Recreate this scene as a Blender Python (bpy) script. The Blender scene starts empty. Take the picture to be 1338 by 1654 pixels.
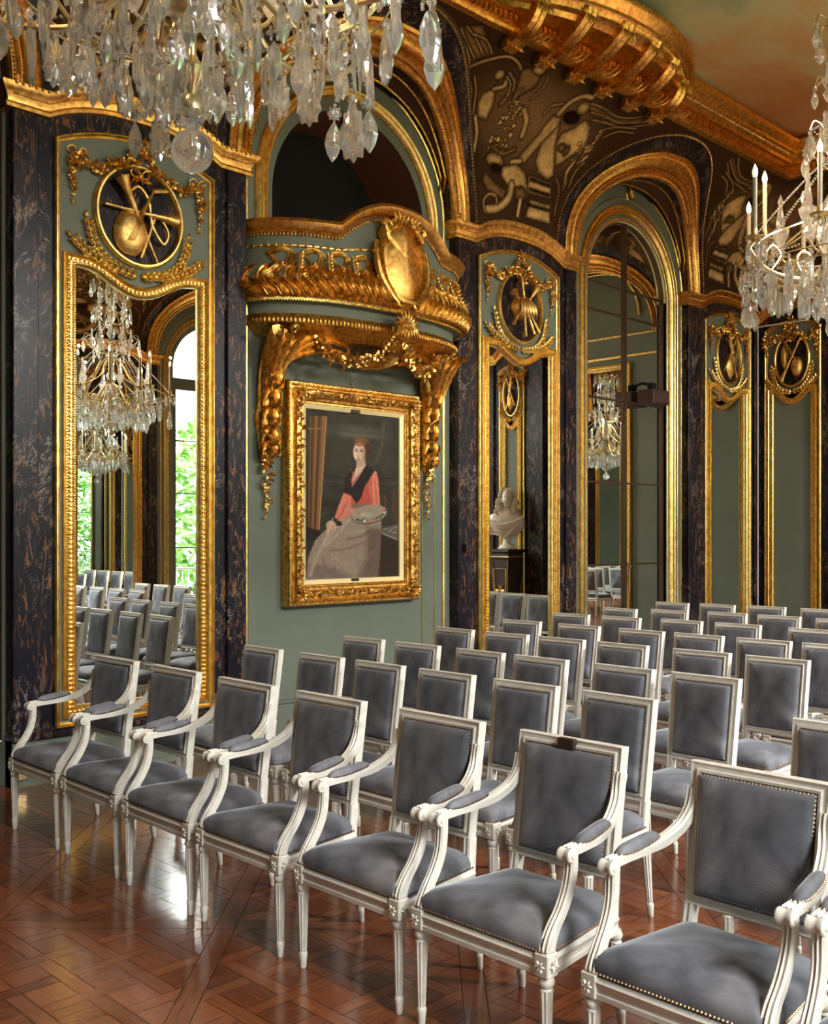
import bpy, math, random
import numpy as np
from mathutils import Vector, Matrix
PI = math.pi
random.seed(7)
scene = bpy.context.scene
COL = scene.collection

# ------------------------------------------------------------------ camera, world, lights, exposure
W_PX, H_PX, F_PX, HORIZON_Y, VP_X, EYE = 1338.0, 1654.0, 1668.0, 860.0, 2370.0, 1.68
theta = math.atan((VP_X - W_PX / 2) / F_PX)
cam = bpy.data.objects.new('camera', bpy.data.cameras.new('camera'))
COL.objects.link(cam)
cam.location = (0, 0, EYE)
cam.rotation_euler = (PI / 2, 0, theta - PI / 2)
cam.data.sensor_fit = 'HORIZONTAL'
cam.data.sensor_width = 36.0
cam.data.lens = 36.0 * F_PX / W_PX
cam.data.shift_y = (HORIZON_Y - H_PX / 2) / W_PX
cam.data.clip_start = 0.05
cam.data.clip_end = 200
scene.camera = cam
scene.view_settings.view_transform = 'Standard'
scene.view_settings.look = 'None'
scene.view_settings.gamma = 1.0
scene.view_settings.use_curve_mapping = False
scene.view_settings.exposure = 0.45

world = bpy.data.worlds.new('world'); scene.world = world
world.use_nodes = True
bg = world.node_tree.nodes['Background']
bg.inputs['Color'].default_value = (0.88, 0.95, 1.0, 1)
bg.inputs['Strength'].default_value = 6.0

D = 6.70          # portrait wall, y
DW = -1.90        # window wall, y
XE = 13.03        # far end wall, x
XF = -3.00        # end wall behind the camera
ZC = 6.43         # ceiling height
PITCH = 4.23
BAYS = [-2.545, 1.685, 5.915, 10.145]
PIERS = [-0.43, 3.785, 8.055, 12.24]

def area_light(name, loc, rot, sx, sy, power, color):
    l = bpy.data.lights.new(name, 'AREA'); l.shape = 'RECTANGLE'; l.size = sx; l.size_y = sy
    l.energy = power; l.color = color
    o = bpy.data.objects.new(name, l); COL.objects.link(o); o.location = loc; o.rotation_euler = rot
    return o
# daylight falling through the three tall windows of the wall opposite the portrait
for bx, watts in zip(BAYS[1:], (1500, 3000, 3200)):
    area_light('daylight', (bx, DW - 2.6, 6.15), (math.radians(54), 0, 0), 3.0, 2.6, watts, (1.0, 0.97, 0.93))
# the glass chandeliers are switched on: soft warm light from their candle bulbs
for cx_, cy_ in ((1.56, 2.43), (5.88, 2.38), (10.145, 2.45)):
    for k_ in range(3):
        l = bpy.data.lights.new('candle_bulb_light', 'POINT'); l.energy = 21; l.color = (1.0, 0.62, 0.30); l.shadow_soft_size = 0.012
        o = bpy.data.objects.new('candle_bulb_light', l); COL.objects.link(o); o.location = (cx_ + .66*math.cos(k_*2.094+.13+.4), cy_ + .66*math.sin(k_*2.094+.13+.4), 3.73)

# ------------------------------------------------------------------ materials
def mat(name, color, rough=0.5, metal=0.0, **kw):
    m = bpy.data.materials.new(name); m.use_nodes = True
    p = m.node_tree.nodes['Principled BSDF']
    p.inputs['Base Color'].default_value = (*color, 1); p.inputs['Roughness'].default_value = rough
    p.inputs['Metallic'].default_value = metal
    for k, v in kw.items(): p.inputs[k.replace('_', ' ')].default_value = v
    return m
def nd(m, t): return m.node_tree.nodes.new(t)
def lk(m, a, b): m.node_tree.links.new(a, b)
def ramp(m, src, stops):
    r = nd(m, 'ShaderNodeValToRGB'); lk(m, src, r.inputs[0])
    e = r.color_ramp.elements
    while len(e) < len(stops): e.new(0.5)
    for i, (p, c) in enumerate(stops):
        e[i].position = p; e[i].color = (*c, 1)
    return r
def noise(m, scale, detail=4, dist=0.0, coord='Object', rough=0.5, vec=None):
    n = nd(m, 'ShaderNodeTexNoise'); n.inputs['Scale'].default_value = scale; n.inputs['Detail'].default_value = detail
    n.inputs['Distortion'].default_value = dist; n.inputs['Roughness'].default_value = rough
    if vec is None:
        tc = nd(m, 'ShaderNodeTexCoord'); vec = tc.outputs[coord]
    lk(m, vec, n.inputs['Vector'])
    return n
def bump(m, h, strength, dist=0.01):
    p = m.node_tree.nodes['Principled BSDF']
    b = nd(m, 'ShaderNodeBump'); b.inputs['Strength'].default_value = strength; b.inputs['Distance'].default_value = dist
    lk(m, h, b.inputs['Height']); lk(m, b.outputs[0], p.inputs['Normal']); return b
def P(m): return m.node_tree.nodes['Principled BSDF']

def make_gold(name, c0, c1, rough, nscale=14, bs=0.25):
    m = mat(name, c0, rough, 1.0)
    n = noise(m, nscale, 6)
    r = ramp(m, n.outputs[0], [(0.34, c1), (0.62, c0)]); lk(m, r.outputs[0], P(m).inputs['Base Color'])
    n2 = noise(m, nscale * 9, 3); bump(m, n2.outputs[0], bs, 0.004)
    return m
GOLD = make_gold('gilding_bright', (1.0, 0.74, 0.27), (0.74, 0.44, 0.11), 0.30, 20)
AGOLD = make_gold('gilding_antique_warm', (0.98, 0.58, 0.17), (0.60, 0.28, 0.06), 0.32, 24, 0.3)  # aged gilding, with the warm upper light also put into its deeper orange
CGOLD = make_gold('gilding_carved', (0.95, 0.58, 0.16), (0.46, 0.21, 0.04), 0.30, 30, 0.35)
MGOLD = make_gold('gilding_matt', (0.88, 0.58, 0.20), (0.50, 0.27, 0.07), 0.42, 20, 0.3)
SLIP = mat('gilding_pale_slip', (0.93, 0.78, 0.42), 0.55, 0.35)
BRASS = mat('brass', (0.62, 0.46, 0.22), 0.3, 1.0)
PBRASS = mat('pale_brass', (0.80, 0.68, 0.42), 0.28, 1.0)

GREEN = mat('green_wall_paint', (0.120, 0.150, 0.112), 0.6); P(GREEN).inputs['Specular IOR Level'].default_value = 0.3
_n = noise(GREEN, 2.2, 4); _r = ramp(GREEN, _n.outputs[0], [(0.3, (0.126, 0.144, 0.113)), (0.7, (0.146, 0.170, 0.136))]); lk(GREEN, _r.outputs[0], P(GREEN).inputs['Base Color'])
bump(GREEN, noise(GREEN, 60, 3).outputs[0], 0.06, 0.003)

def make_marble():
    m = mat('portor_marble', (0.02, 0.02, 0.03), 0.32); P(m).inputs['Specular IOR Level'].default_value = 0.22
    tc = nd(m, 'ShaderNodeTexCoord'); mp = nd(m, 'ShaderNodeMapping'); lk(m, tc.outputs['Object'], mp.inputs[0])
    mp.inputs['Scale'].default_value = (1.5, 1.5, 0.45)
    mp.inputs['Rotation'].default_value = (0.1, 0.25, 0.3)
    n1 = noise(m, 6.0, 5, 1.6, vec=mp.outputs[0])
    base = ramp(m, n1.outputs[0], [(0.30, (0.004, 0.004, 0.006)), (0.55, (0.010, 0.009, 0.017)), (0.75, (0.024, 0.012, 0.011))])
    n2 = noise(m, 7.0, 10, 3.2, vec=mp.outputs[0], rough=0.72)
    v0 = ramp(m, n2.outputs[0], [(0.560, (0, 0, 0)), (0.585, (1, 1, 1)), (0.61, (0.35, 0.35, 0.35)), (0.66, (0.75, 0.75, 0.75)), (0.69, (0, 0, 0))])
    n9 = noise(m, 2.6, 3, 1.0, vec=mp.outputs[0]); g9 = ramp(m, n9.outputs[0], [(0.36, (0, 0, 0)), (0.52, (1, 1, 1))])
    v = nd(m, 'ShaderNodeMixRGB'); v.blend_type = 'MULTIPLY'; v.inputs[0].default_value = 1; lk(m, v0.outputs[0], v.inputs[1]); lk(m, g9.outputs[0], v.inputs[2])
    mx = nd(m, 'ShaderNodeMixRGB'); lk(m, v.outputs[0], mx.inputs[0]); lk(m, base.outputs[0], mx.inputs[1]); mx.inputs[2].default_value = (0.27, 0.12, 0.05, 1)
    mp2 = nd(m, 'ShaderNodeMapping'); lk(m, tc.outputs['Object'], mp2.inputs[0]); mp2.inputs['Rotation'].default_value = (0.4, 0.7, 0.2); mp2.inputs['Scale'].default_value = (1.2, 1.2, 0.7)
    n3 = noise(m, 2.3, 9, 2.2, vec=mp2.outputs[0], rough=0.7)
    w = ramp(m, n3.outputs[0], [(0.488, (0, 0, 0)), (0.497, (1, 1, 1)), (0.506, (0, 0, 0))])
    n4 = noise(m, 3.0, 2, vec=mp2.outputs[0]); gate = ramp(m, n4.outputs[0], [(0.5, (0, 0, 0)), (0.62, (1, 1, 1))])
    ml = nd(m, 'ShaderNodeMixRGB'); ml.blend_type = 'MULTIPLY'; ml.inputs[0].default_value = 1; lk(m, w.outputs[0], ml.inputs[1]); lk(m, gate.outputs[0], ml.inputs[2])
    mx2 = nd(m, 'ShaderNodeMixRGB'); lk(m, ml.outputs[0], mx2.inputs[0]); lk(m, mx.outputs[0], mx2.inputs[1]); mx2.inputs[2].default_value = (0.5, 0.40, 0.34, 1)
    lk(m, mx2.outputs[0], P(m).inputs['Base Color'])
    return m
MARBLE = make_marble()
MIRROR = bpy.data.materials.new('mirror_glass'); MIRROR.use_nodes = True
_p = P(MIRROR); _p.inputs['Base Color'].default_value = (0.86, 0.90, 0.87, 1); _p.inputs['Metallic'].default_value = 1.0; _p.inputs['Roughness'].default_value = 0.0
WHITE = mat('cream_lacquer', (0.66, 0.62, 0.56), 0.38)
_n = noise(WHITE, 30, 5); _r = ramp(WHITE, _n.outputs[0], [(0.35, (0.62, 0.585, 0.53)), (0.6, (0.70, 0.665, 0.61))]); lk(WHITE, _r.outputs[0], P(WHITE).inputs['Base Color'])
VELVET = mat('blue_grey_velvet', (0.10, 0.11, 0.135), 0.75)
P(VELVET).inputs['Sheen Weight'].default_value = 0.75
P(VELVET).inputs['Sheen Roughness'].default_value = 0.35
P(VELVET).inputs['Sheen Tint'].default_value = (0.80, 0.84, 0.95, 1)
_n = noise(VELVET, 5.5, 4, 0.6); _r = ramp(VELVET, _n.outputs[0], [(0.34, (0.062, 0.065, 0.079)), (0.50, (0.128, 0.130, 0.155)), (0.66, (0.205, 0.204, 0.232))]); lk(VELVET, _r.outputs[0], P(VELVET).inputs['Base Color'])
_tc = nd(VELVET, 'ShaderNodeTexCoord'); _mp = nd(VELVET, 'ShaderNodeMapping'); lk(VELVET, _tc.outputs['Object'], _mp.inputs[0]); _mp.inputs['Scale'].default_value = (40, 18, 120)
bump(VELVET, noise(VELVET, 2.5, 4, vec=_mp.outputs[0]).outputs[0], 0.22, 0.004)
NAIL = mat('bronze_nails', (0.16, 0.10, 0.055), 0.35, 0.9)
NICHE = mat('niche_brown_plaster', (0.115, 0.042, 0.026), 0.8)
BLACK = mat('flat_black', (0.004, 0.004, 0.004), 0.95)  # niche darkness put into the colour; also used on the box bracket
BROWN = mat('stamped_brown_leather', (0.07, 0.026, 0.014), 0.6)
bump(BROWN, noise(BROWN, 90, 2).outputs[0], 0.6, 0.01)
DARKWOOD = mat('dark_wood', (0.03, 0.015, 0.01), 0.4)
TALLOW = mat('candle_sleeve', (0.30, 0.29, 0.22), 0.5)
BULB = mat('candle_bulb', (0.9, 0.9, 0.86), 0.15)
P(BULB).inputs['Emission Color'].default_value = (1, 0.9, 0.75, 1); P(BULB).inputs['Emission Strength'].default_value = 0.5
STONE = mat('white_marble', (0.62, 0.56, 0.48), 0.35)

CRYSTAL = bpy.data.materials.new('crystal'); CRYSTAL.use_nodes = True
_nt = CRYSTAL.node_tree; _nt.nodes.clear()
_o = _nt.nodes.new('ShaderNodeOutputMaterial'); _g = _nt.nodes.new('ShaderNodeBsdfGlass'); _g.inputs['IOR'].default_value = 1.6; _g.inputs['Roughness'].default_value = 0.02
_gl = _nt.nodes.new('ShaderNodeBsdfGlossy'); _gl.inputs['Roughness'].default_value = 0.12; _gl.inputs['Color'].default_value = (0.95, 0.97, 1, 1)
_tr = _nt.nodes.new('ShaderNodeBsdfTranslucent'); _tr.inputs['Color'].default_value = (0.95, 0.97, 1, 1)
_m1 = _nt.nodes.new('ShaderNodeMixShader'); _m1.inputs[0].default_value = 0.16
_m2 = _nt.nodes.new('ShaderNodeMixShader'); _m2.inputs[0].default_value = 0.17
_nt.links.new(_g.outputs[0], _m1.inputs[1]); _nt.links.new(_gl.outputs[0], _m1.inputs[2])
_nt.links.new(_m1.outputs[0], _m2.inputs[1]); _nt.links.new(_tr.outputs[0], _m2.inputs[2]); _nt.links.new(_m2.outputs[0], _o.inputs[0])
PANE = bpy.data.materials.new('window_pane'); PANE.use_nodes = True
_nt = PANE.node_tree; _nt.nodes.clear()
_o = _nt.nodes.new('ShaderNodeOutputMaterial'); _t = _nt.nodes.new('ShaderNodeBsdfTransparent'); _t.inputs[0].default_value = (0.95, 0.98, 0.96, 1)
_gl = _nt.nodes.new('ShaderNodeBsdfGlossy'); _gl.inputs['Roughness'].default_value = 0.0
_m1 = _nt.nodes.new('ShaderNodeMixShader'); _m1.inputs[0].default_value = 0.07
_nt.links.new(_t.outputs[0], _m1.inputs[1]); _nt.links.new(_gl.outputs[0], _m1.inputs[2]); _nt.links.new(_m1.outputs[0], _o.inputs[0])

def make_wood():
    m = mat('oak_parquet', (0.2, 0.06, 0.02), 0.26); P(m).inputs['Coat Weight'].default_value = 0.6; P(m).inputs['Coat Roughness'].default_value = 0.14
    a = nd(m, 'ShaderNodeVertexColor'); a.layer_name = 'tone'
    sp = nd(m, 'ShaderNodeSeparateColor'); lk(m, a.outputs[0], sp.inputs[0])
    uv = nd(m, 'ShaderNodeUVMap'); uv.uv_map = 'grain'
    mp = nd(m, 'ShaderNodeMapping'); lk(m, uv.outputs[0], mp.inputs[0]); mp.inputs['Scale'].default_value = (5, 60, 1)
    n = noise(m, 1.0, 6, 0.4, vec=mp.outputs[0])
    ad = nd(m, 'ShaderNodeMath'); ad.operation = 'MULTIPLY_ADD'; lk(m, n.outputs[0], ad.inputs[0]); ad.inputs[1].default_value = 0.55; lk(m, sp.outputs[0], ad.inputs[2])
    big = noise(m, 0.9, 4); ad2 = nd(m, 'ShaderNodeMath'); ad2.operation = 'MULTIPLY_ADD'; lk(m, big.outputs[0], ad2.inputs[0]); ad2.inputs[1].default_value = 0.5; lk(m, ad.outputs[0], ad2.inputs[2])
    r = ramp(m, ad2.outputs[0], [(0.30, (0.050, 0.012, 0.005)), (0.60, (0.130, 0.033, 0.011)), (0.95, (0.27, 0.082, 0.027))])
    lk(m, r.outputs[0], P(m).inputs['Base Color'])
    rn = noise(m, 7, 5); rr = ramp(m, rn.outputs[0], [(0.3, (0.16,) * 3), (0.7, (0.27,) * 3)]); lk(m, rr.outputs[0], P(m).inputs['Roughness'])
    b = bump(m, n.outputs[0], 0.12, 0.004)
    n5 = noise(m, 5, 3); b2 = nd(m, 'ShaderNodeBump'); b2.inputs['Strength'].default_value = 0.10; b2.inputs['Distance'].default_value = 0.01
    lk(m, n5.outputs[0], b2.inputs['Height']); lk(m, b.outputs[0], b2.inputs['Normal']); lk(m, b2.outputs[0], P(m).inputs['Normal'])
    return m
WOOD = make_wood()
GAP = mat('parquet_gap', (0.012, 0.005, 0.003), 0.6)

def make_fresco():
    m = mat('painted_sky_ceiling', (0.3, 0.2, 0.1), 0.85)
    tc = nd(m, 'ShaderNodeTexCoord'); mp = nd(m, 'ShaderNodeMapping'); lk(m, tc.outputs['Object'], mp.inputs[0]); mp.inputs['Rotation'].default_value = (0, 0, 0.5); mp.inputs['Scale'].default_value = (0.55, 1.2, 1)
    n = noise(m, 1.0, 6, 0.5, vec=mp.outputs[0])
    sx = nd(m, 'ShaderNodeSeparateXYZ'); lk(m, tc.outputs['Object'], sx.inputs[0])
    ma = nd(m, 'ShaderNodeMath'); ma.operation = 'MULTIPLY_ADD'; lk(m, sx.outputs[0], ma.inputs[0]); ma.inputs[1].default_value = 0.12; ma.inputs[2].default_value = -1.20
    mb_ = nd(m, 'ShaderNodeMath'); mb_.operation = 'MULTIPLY_ADD'; lk(m, n.outputs[0], mb_.inputs[0]); mb_.inputs[1].default_value = 1.1; lk(m, ma.outputs[0], mb_.inputs[2])
    r = ramp(m, mb_.outputs[0], [(0.30, (0.20, 0.29, 0.19)), (0.44, (0.46, 0.44, 0.27)), (0.60, (0.50, 0.30, 0.14)), (0.82, (0.42, 0.17, 0.065))])
    lk(m, r.outputs[0], P(m).inputs['Base Color'])
    return m
FRESCO = make_fresco()
def make_vcol(name, rough, bs=0.0, scale=200):
    m = mat(name, (0.5, 0.5, 0.5), rough)
    a = nd(m, 'ShaderNodeVertexColor'); a.layer_name = 'paint'
    tc = nd(m, 'ShaderNodeTexCoord'); mp = nd(m, 'ShaderNodeMapping'); lk(m, tc.outputs['Object'], mp.inputs[0]); mp.inputs['Rotation'].default_value = (0.6, 0.6, 0); mp.inputs['Scale'].default_value = (1, 1, 0.12)
    n = noise(m, scale, 2, vec=mp.outputs[0]); r = ramp(m, n.outputs[0], [(0.35, (0.62,) * 3), (0.62, (1.15,) * 3)])
    mx = nd(m, 'ShaderNodeMixRGB'); mx.blend_type = 'MULTIPLY'; mx.inputs[0].default_value = bs; lk(m, a.outputs[0], mx.inputs[1]); lk(m, r.outputs[0], mx.inputs[2])
    lk(m, mx.outputs[0], P(m).inputs['Base Color'])
    return m
TAPESTRY = make_vcol('painted_tapestry', 0.9, 0.9, 110); P(TAPESTRY).inputs['Specular IOR Level'].default_value = 0.05
CANVAS = make_vcol('oil_canvas', 0.6, 0.3, 160); P(CANVAS).inputs['Specular IOR Level'].default_value = 0.2
LEAFG = mat('foliage', (0.30, 0.50, 0.14), 0.8)
LAWN = mat('lawn', (0.16, 0.30, 0.07), 0.9)
IRON = mat('painted_iron', (0.55, 0.56, 0.53), 0.5)
WINFRAME = mat('window_frame_green', (0.10, 0.125, 0.105), 0.45)

# ------------------------------------------------------------------ mesh builder
class MB:
    def __init__(s): s.v = []; s.f = []; s.m = []
    def add(s, vs, fs, mi=0):
        b = len(s.v); s.v += [tuple(p) for p in vs]; s.f += [tuple(b + i for i in f) for f in fs]; s.m += [mi] * len(fs)
    def box(s, x0, x1, y0, y1, z0, z1, mi=0, c=0.0):
        if c <= 0:
            s.add([(x0,y0,z0),(x1,y0,z0),(x1,y1,z0),(x0,y1,z0),(x0,y0,z1),(x1,y0,z1),(x1,y1,z1),(x0,y1,z1)],
                  [(0,3,2,1),(4,5,6,7),(0,1,5,4),(1,2,6,5),(2,3,7,6),(3,0,4,7)], mi)
        else:
            rows = []
            for z, k in ((z0, c), (z0 + c, 0), (z1 - c, 0), (z1, c)):
                a0, a1, b0, b1 = x0 + k, x1 - k, y0 + k, y1 - k
                if k: rows.append([(a0+c*0,b0,z),(a1,b0,z),(a1,b0,z),(a1,b1,z),(a1,b1,z),(a0,b1,z),(a0,b1,z),(a0,b0,z)])
                else: rows.append([(a0+c,b0,z),(a1-c,b0,z),(a1,b0+c,z),(a1,b1-c,z),(a1-c,b1,z),(a0+c,b1,z),(a0,b1-c,z),(a0,b0+c,z)])
            s.grid(rows, cu=True, mi=mi); s.cap(rows[0], mi, True); s.cap(rows[-1], mi)
    def cap(s, loop, mi=0, flip=False):
        f = tuple(range(len(loop))); s.add(loop, [f[::-1] if flip else f], mi)
    def grid(s, rows, cu=False, cv=False, mi=0, flip=False):
        n = len(rows[0]); R = len(rows); vs = [p for r in rows for p in r]; fs = []
        for i in range(R if cv else R - 1):
            for j in range(n if cu else n - 1):
                a = i*n+j; b = i*n+(j+1)%n; c = ((i+1)%R)*n+(j+1)%n; d = ((i+1)%R)*n+j
                fs.append((a,d,c,b) if flip else (a,b,c,d))
        s.add(vs, fs, mi)
    def lathe(s, prof, n=16, M=None, mi=0, flute=0.0, rib=1):
        rows = []
        for r, z in prof:
            row = []
            for k in range(n):
                a = 2*PI*k/n; q = r * (1 - (flute if (k % 2) else 0.0))
                p = Vector((q*math.cos(a), q*math.sin(a), z)); row.append(tuple(M @ p) if M else tuple(p))
            rows.append(row)
        s.grid(rows, cu=True, mi=mi)
        if prof[0][0] > 1e-4: s.cap(rows[0], mi, True)
        if prof[-1][0] > 1e-4: s.cap(rows[-1], mi)
    def tube(s, path, r, n=8, mi=0, flat=1.0, up=None, closed=False, caps=True):
        path = [Vector(p) for p in path]; N = len(path); rows = []; prev = None
        for i, p in enumerate(path):
            if closed: t = path[(i+1) % N] - path[i-1]
            else: t = path[min(i+1, N-1)] - path[max(i-1, 0)]
            t.normalize()
            if up is not None: u = Vector(up) - t * t.dot(Vector(up))
            elif prev is None: u = Vector((0, 0, 1)) - t * t.z if abs(t.z) < 0.9 else Vector((0, 1, 0)) - t * t.y
            else: u = prev - t * t.dot(prev)
            u.normalize(); prev = u; w = t.cross(u); rr = r[i] if hasattr(r, '__len__') else r
            rows.append([tuple(p + (u * math.cos(2*PI*k/n) * flat + w * math.sin(2*PI*k/n)) * rr) for k in range(n)])
        s.grid(rows, cu=True, cv=closed, mi=mi)
        if caps and not closed: s.cap(rows[0], mi, True); s.cap(rows[-1], mi)
    def sweep(s, path, prof, up=(0,0,1), mi=0, closed=False, scale=None, pclosed=True):
        """prof: list of (side, up) offsets"""
        path = [Vector(p) for p in path]; N = len(path); rows = []; up = Vector(up)
        for i, p in enumerate(path):
            if closed: t = path[(i+1) % N] - path[i-1]
            else: t = path[min(i+1, N-1)] - path[max(i-1, 0)]
            t.normalize(); u = up - t * t.dot(up); u.normalize(); w = t.cross(u)
            k = scale[i] if scale else 1.0
            rows.append([tuple(p + (w * a + u * b) * k) for a, b in prof])
        s.grid(rows, cu=pclosed, cv=closed, mi=mi)
        if pclosed and not closed: s.cap(rows[0], mi, True); s.cap(rows[-1], mi)
    def ball(s, c, r, n=8, mi=0, m=None):
        if not hasattr(r, '__len__'): r = (r, r, r)
        m = m or max(3, n // 2); rows = []
        for i in range(m + 1):
            a = PI * i / m; sa = max(math.sin(a), 1e-3)
            rows.append([(c[0]+r[0]*sa*math.cos(2*PI*k/n), c[1]+r[1]*sa*math.sin(2*PI*k/n), c[2]-r[2]*math.cos(a)) for k in range(n)])
        s.grid(rows, cu=True, mi=mi)
    def octa(s, c, r, mi=0):
        x, y, z = c
        s.add([(x+r,y,z),(x,y+r,z),(x-r,y,z),(x,y-r,z),(x,y,z+r),(x,y,z-r)], [(0,1,4),(1,2,4),(2,3,4),(3,0,4),(1,0,5),(2,1,5),(3,2,5),(0,3,5)], mi)
    def leaf(s, p0, d, nrm, L, Wd, curl=0.2, mi=0, n=6, ridge=0.25, lobes=0, bend=0.0):
        d = Vector(d).normalized(); nrm = Vector(nrm); nrm = (nrm - d * nrm.dot(d)).normalized(); w = d.cross(nrm); p0 = Vector(p0); rows = []
        for i in range(n + 1):
            t = i / n; hw = Wd * 0.5 * max(0.05, math.sin(PI * min(1, t ** 0.75 * 0.97 + 0.03)))
            if lobes and i % 2: hw *= 0.62
            c = p0 + d * L * t + nrm * (L * curl * math.sin(t * PI * 0.8)) + w * (bend * L * t * t)
            rows.append([tuple(c - w * hw), tuple(c - w * hw * 0.5 + nrm * Wd * ridge * 0.5), tuple(c + nrm * Wd * ridge * (0.35 if lobes else 1)), tuple(c + w * hw * 0.5 + nrm * Wd * ridge * 0.5), tuple(c + w * hw)])
        s.grid(rows, mi=mi, flip=True)
    def frond(s, path, W, nrm, ridge=.3, mi=0, lobes=7, n=16):
        """curved acanthus frond along a path; nrm: vector or list of vectors"""
        P_ = smooth_path(path, 4) if len(path) < 9 else [Vector(p) for p in path]
        N = len(P_); rows = []
        for i in range(n + 1):
            u = i / n * (N - 1); k = min(int(u), N - 2); c = P_[k].lerp(P_[k+1], u - k); d = (P_[min(k+1, N-1)] - P_[max(k-0, 0)]).normalized()
            nn = Vector(nrm[min(k, len(nrm)-1)]) if isinstance(nrm, list) else Vector(nrm)
            nn = (nn - d * nn.dot(d)).normalized(); w = d.cross(nn); t = i / n
            hw = W * .5 * (math.sin(PI * min(1, t ** .7 * .96 + .04)) ** .8) * (1 + .28 * math.sin(t * lobes * 2 * PI)); hw = max(hw, W * .04)
            rows.append([tuple(c - w * hw - nn * .004), tuple(c - w * hw * .55 + nn * W * ridge * .9), tuple(c - w * hw * .12 + nn * W * ridge * .45), tuple(c + nn * W * ridge), tuple(c + w * hw * .12 + nn * W * ridge * .45), tuple(c + w * hw * .55 + nn * W * ridge * .9), tuple(c + w * hw - nn * .004)])
        s.grid(rows, mi=mi, flip=True)
    def dome(s, outline, h, fn, rings=5, mi=0, power=0.5, edge=0.0):
        """outline: 2D points, inflated; fn(x, z, out) -> 3D"""
        cx = sum(p[0] for p in outline)/len(outline); cz = sum(p[1] for p in outline)/len(outline); rows = []
        rows.append([fn(x, z, 0) for x, z in outline])
        for i in range(rings + 1):
            k = 1 - i / rings; k2 = max(k, 0.001)
            out = edge + h * (1 - k ** 2) ** power if k < 1 else edge
            rows.append([fn(cx + (x - cx) * k2, cz + (z - cz) * k2, out) for x, z in outline])
        s.grid(rows, cu=True, mi=mi)
    def build(s, name, mats, parent=None, smooth=35, loc=None, rot=None):
        me = bpy.data.meshes.new(name); me.from_pydata(s.v, [], s.f)
        if not isinstance(mats, (list, tuple)): mats = [mats]
        for m in mats: me.materials.append(m)
        if len(mats) > 1: me.polygons.foreach_set('material_index', s.m)
        if smooth:
            me.polygons.foreach_set('use_smooth', [True] * len(me.polygons))
            if smooth < 180: me.set_sharp_from_angle(angle=math.radians(smooth))
        me.update()
        o = bpy.data.objects.new(name, me); COL.objects.link(o)
        if parent: o.parent = parent
        if loc: o.location = loc
        if rot: o.rotation_euler = rot
        return o
def thing(name, label, cat, loc=(0,0,0), rotz=0.0, group=None):
    o = bpy.data.objects.new(name, None); COL.objects.link(o); o.location = loc; o.rotation_euler = (0, 0, rotz)
    o.empty_display_size = 0.1
    o['label'] = label; o['category'] = cat
    if group: o['group'] = group
    return o
def tag(o, label, cat, group=None):
    o['label'] = label; o['category'] = cat
    if group: o['group'] = group
    return o
def st(o, label=None):
    o['kind'] = 'structure'
    if label: o['label'] = label
    return o
def dup(root, loc=None, rotz=None, label=None, group=None):
    r = root.copy(); COL.objects.link(r)
    if loc is not None: r.location = loc
    if rotz is not None: r.rotation_euler = (0, 0, rotz)
    if label: r['label'] = label
    if group: r['group'] = group
    for ch in list(root.children):
        c = ch.copy(); COL.objects.link(c); c.parent = r
        for g in ch.children:
            d = g.copy(); COL.objects.link(d); d.parent = c
    return r
def xf(wall, c):
    """placement (location, rotation) of a wall-mounted thing whose local -y looks into the room"""
    if wall == 'left': return (c, D, 0), 0.0
    if wall == 'right': return (c, DW, 0), PI
    if wall == 'back': return (XE, c, 0), -PI/2
    return (XF, c, 0), PI/2
def arc_pts(cx, cz, rx, rz, a0, a1, n): return [(cx + rx*math.cos(a0+(a1-a0)*i/n), cz + rz*math.sin(a0+(a1-a0)*i/n)) for i in range(n+1)]
def offset_loop(Pn, d):
    N = len(Pn); out = []
    area = sum(Pn[i][0]*Pn[(i+1)%N][1]-Pn[(i+1)%N][0]*Pn[i][1] for i in range(N)); sg = 1 if area > 0 else -1
    for i in range(N):
        p0, p1, p2 = Vector(Pn[i-1]), Vector(Pn[i]), Vector(Pn[(i+1) % N])
        a = (p1 - p0).normalized(); b = (p2 - p1).normalized(); n1 = Vector((-a.y, a.x)) * sg; n2 = Vector((-b.y, b.x)) * sg
        m = n1 + n2
        if m.length < 1e-6: m = n1.copy()
        m.normalize(); k = 1 / max(0.35, m.dot(n1)); q = p1 + m * d * k; out.append((q.x, q.y))
    return out
def wallfn(x, z, o): return (x, -o, z)
def frame(mb, loop, prof, mi=0, fn=wallfn):
    mb.grid([[fn(x, z, o) for x, z in offset_loop(loop, d)] for d, o in prof], cu=True, mi=mi)
def resample(pts, step, closed=False):
    pts = [Vector(p) for p in pts]
    if closed: pts.append(pts[0])
    out = []; acc = 0.0; L = sum((pts[i+1]-pts[i]).length for i in range(len(pts)-1)); n = max(1, round(L/step)); step = L/n; nxt = 0.0
    for i in range(len(pts)-1):
        seg = (pts[i+1]-pts[i]).length
        while nxt <= acc + seg + 1e-9 and seg > 0:
            out.append(tuple(pts[i] + (pts[i+1]-pts[i]) * ((nxt-acc)/seg))); nxt += step
        acc += seg
    return out[:n] if closed else out
def lerp(a, b, t): return a + (b-a)*t
def interp(x, xs, ys):
    if x <= xs[0]: return ys[0]
    for i in range(len(xs)-1):
        if x <= xs[i+1]: return lerp(ys[i], ys[i+1], (x-xs[i])/(xs[i+1]-xs[i]))
    return ys[-1]
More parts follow.
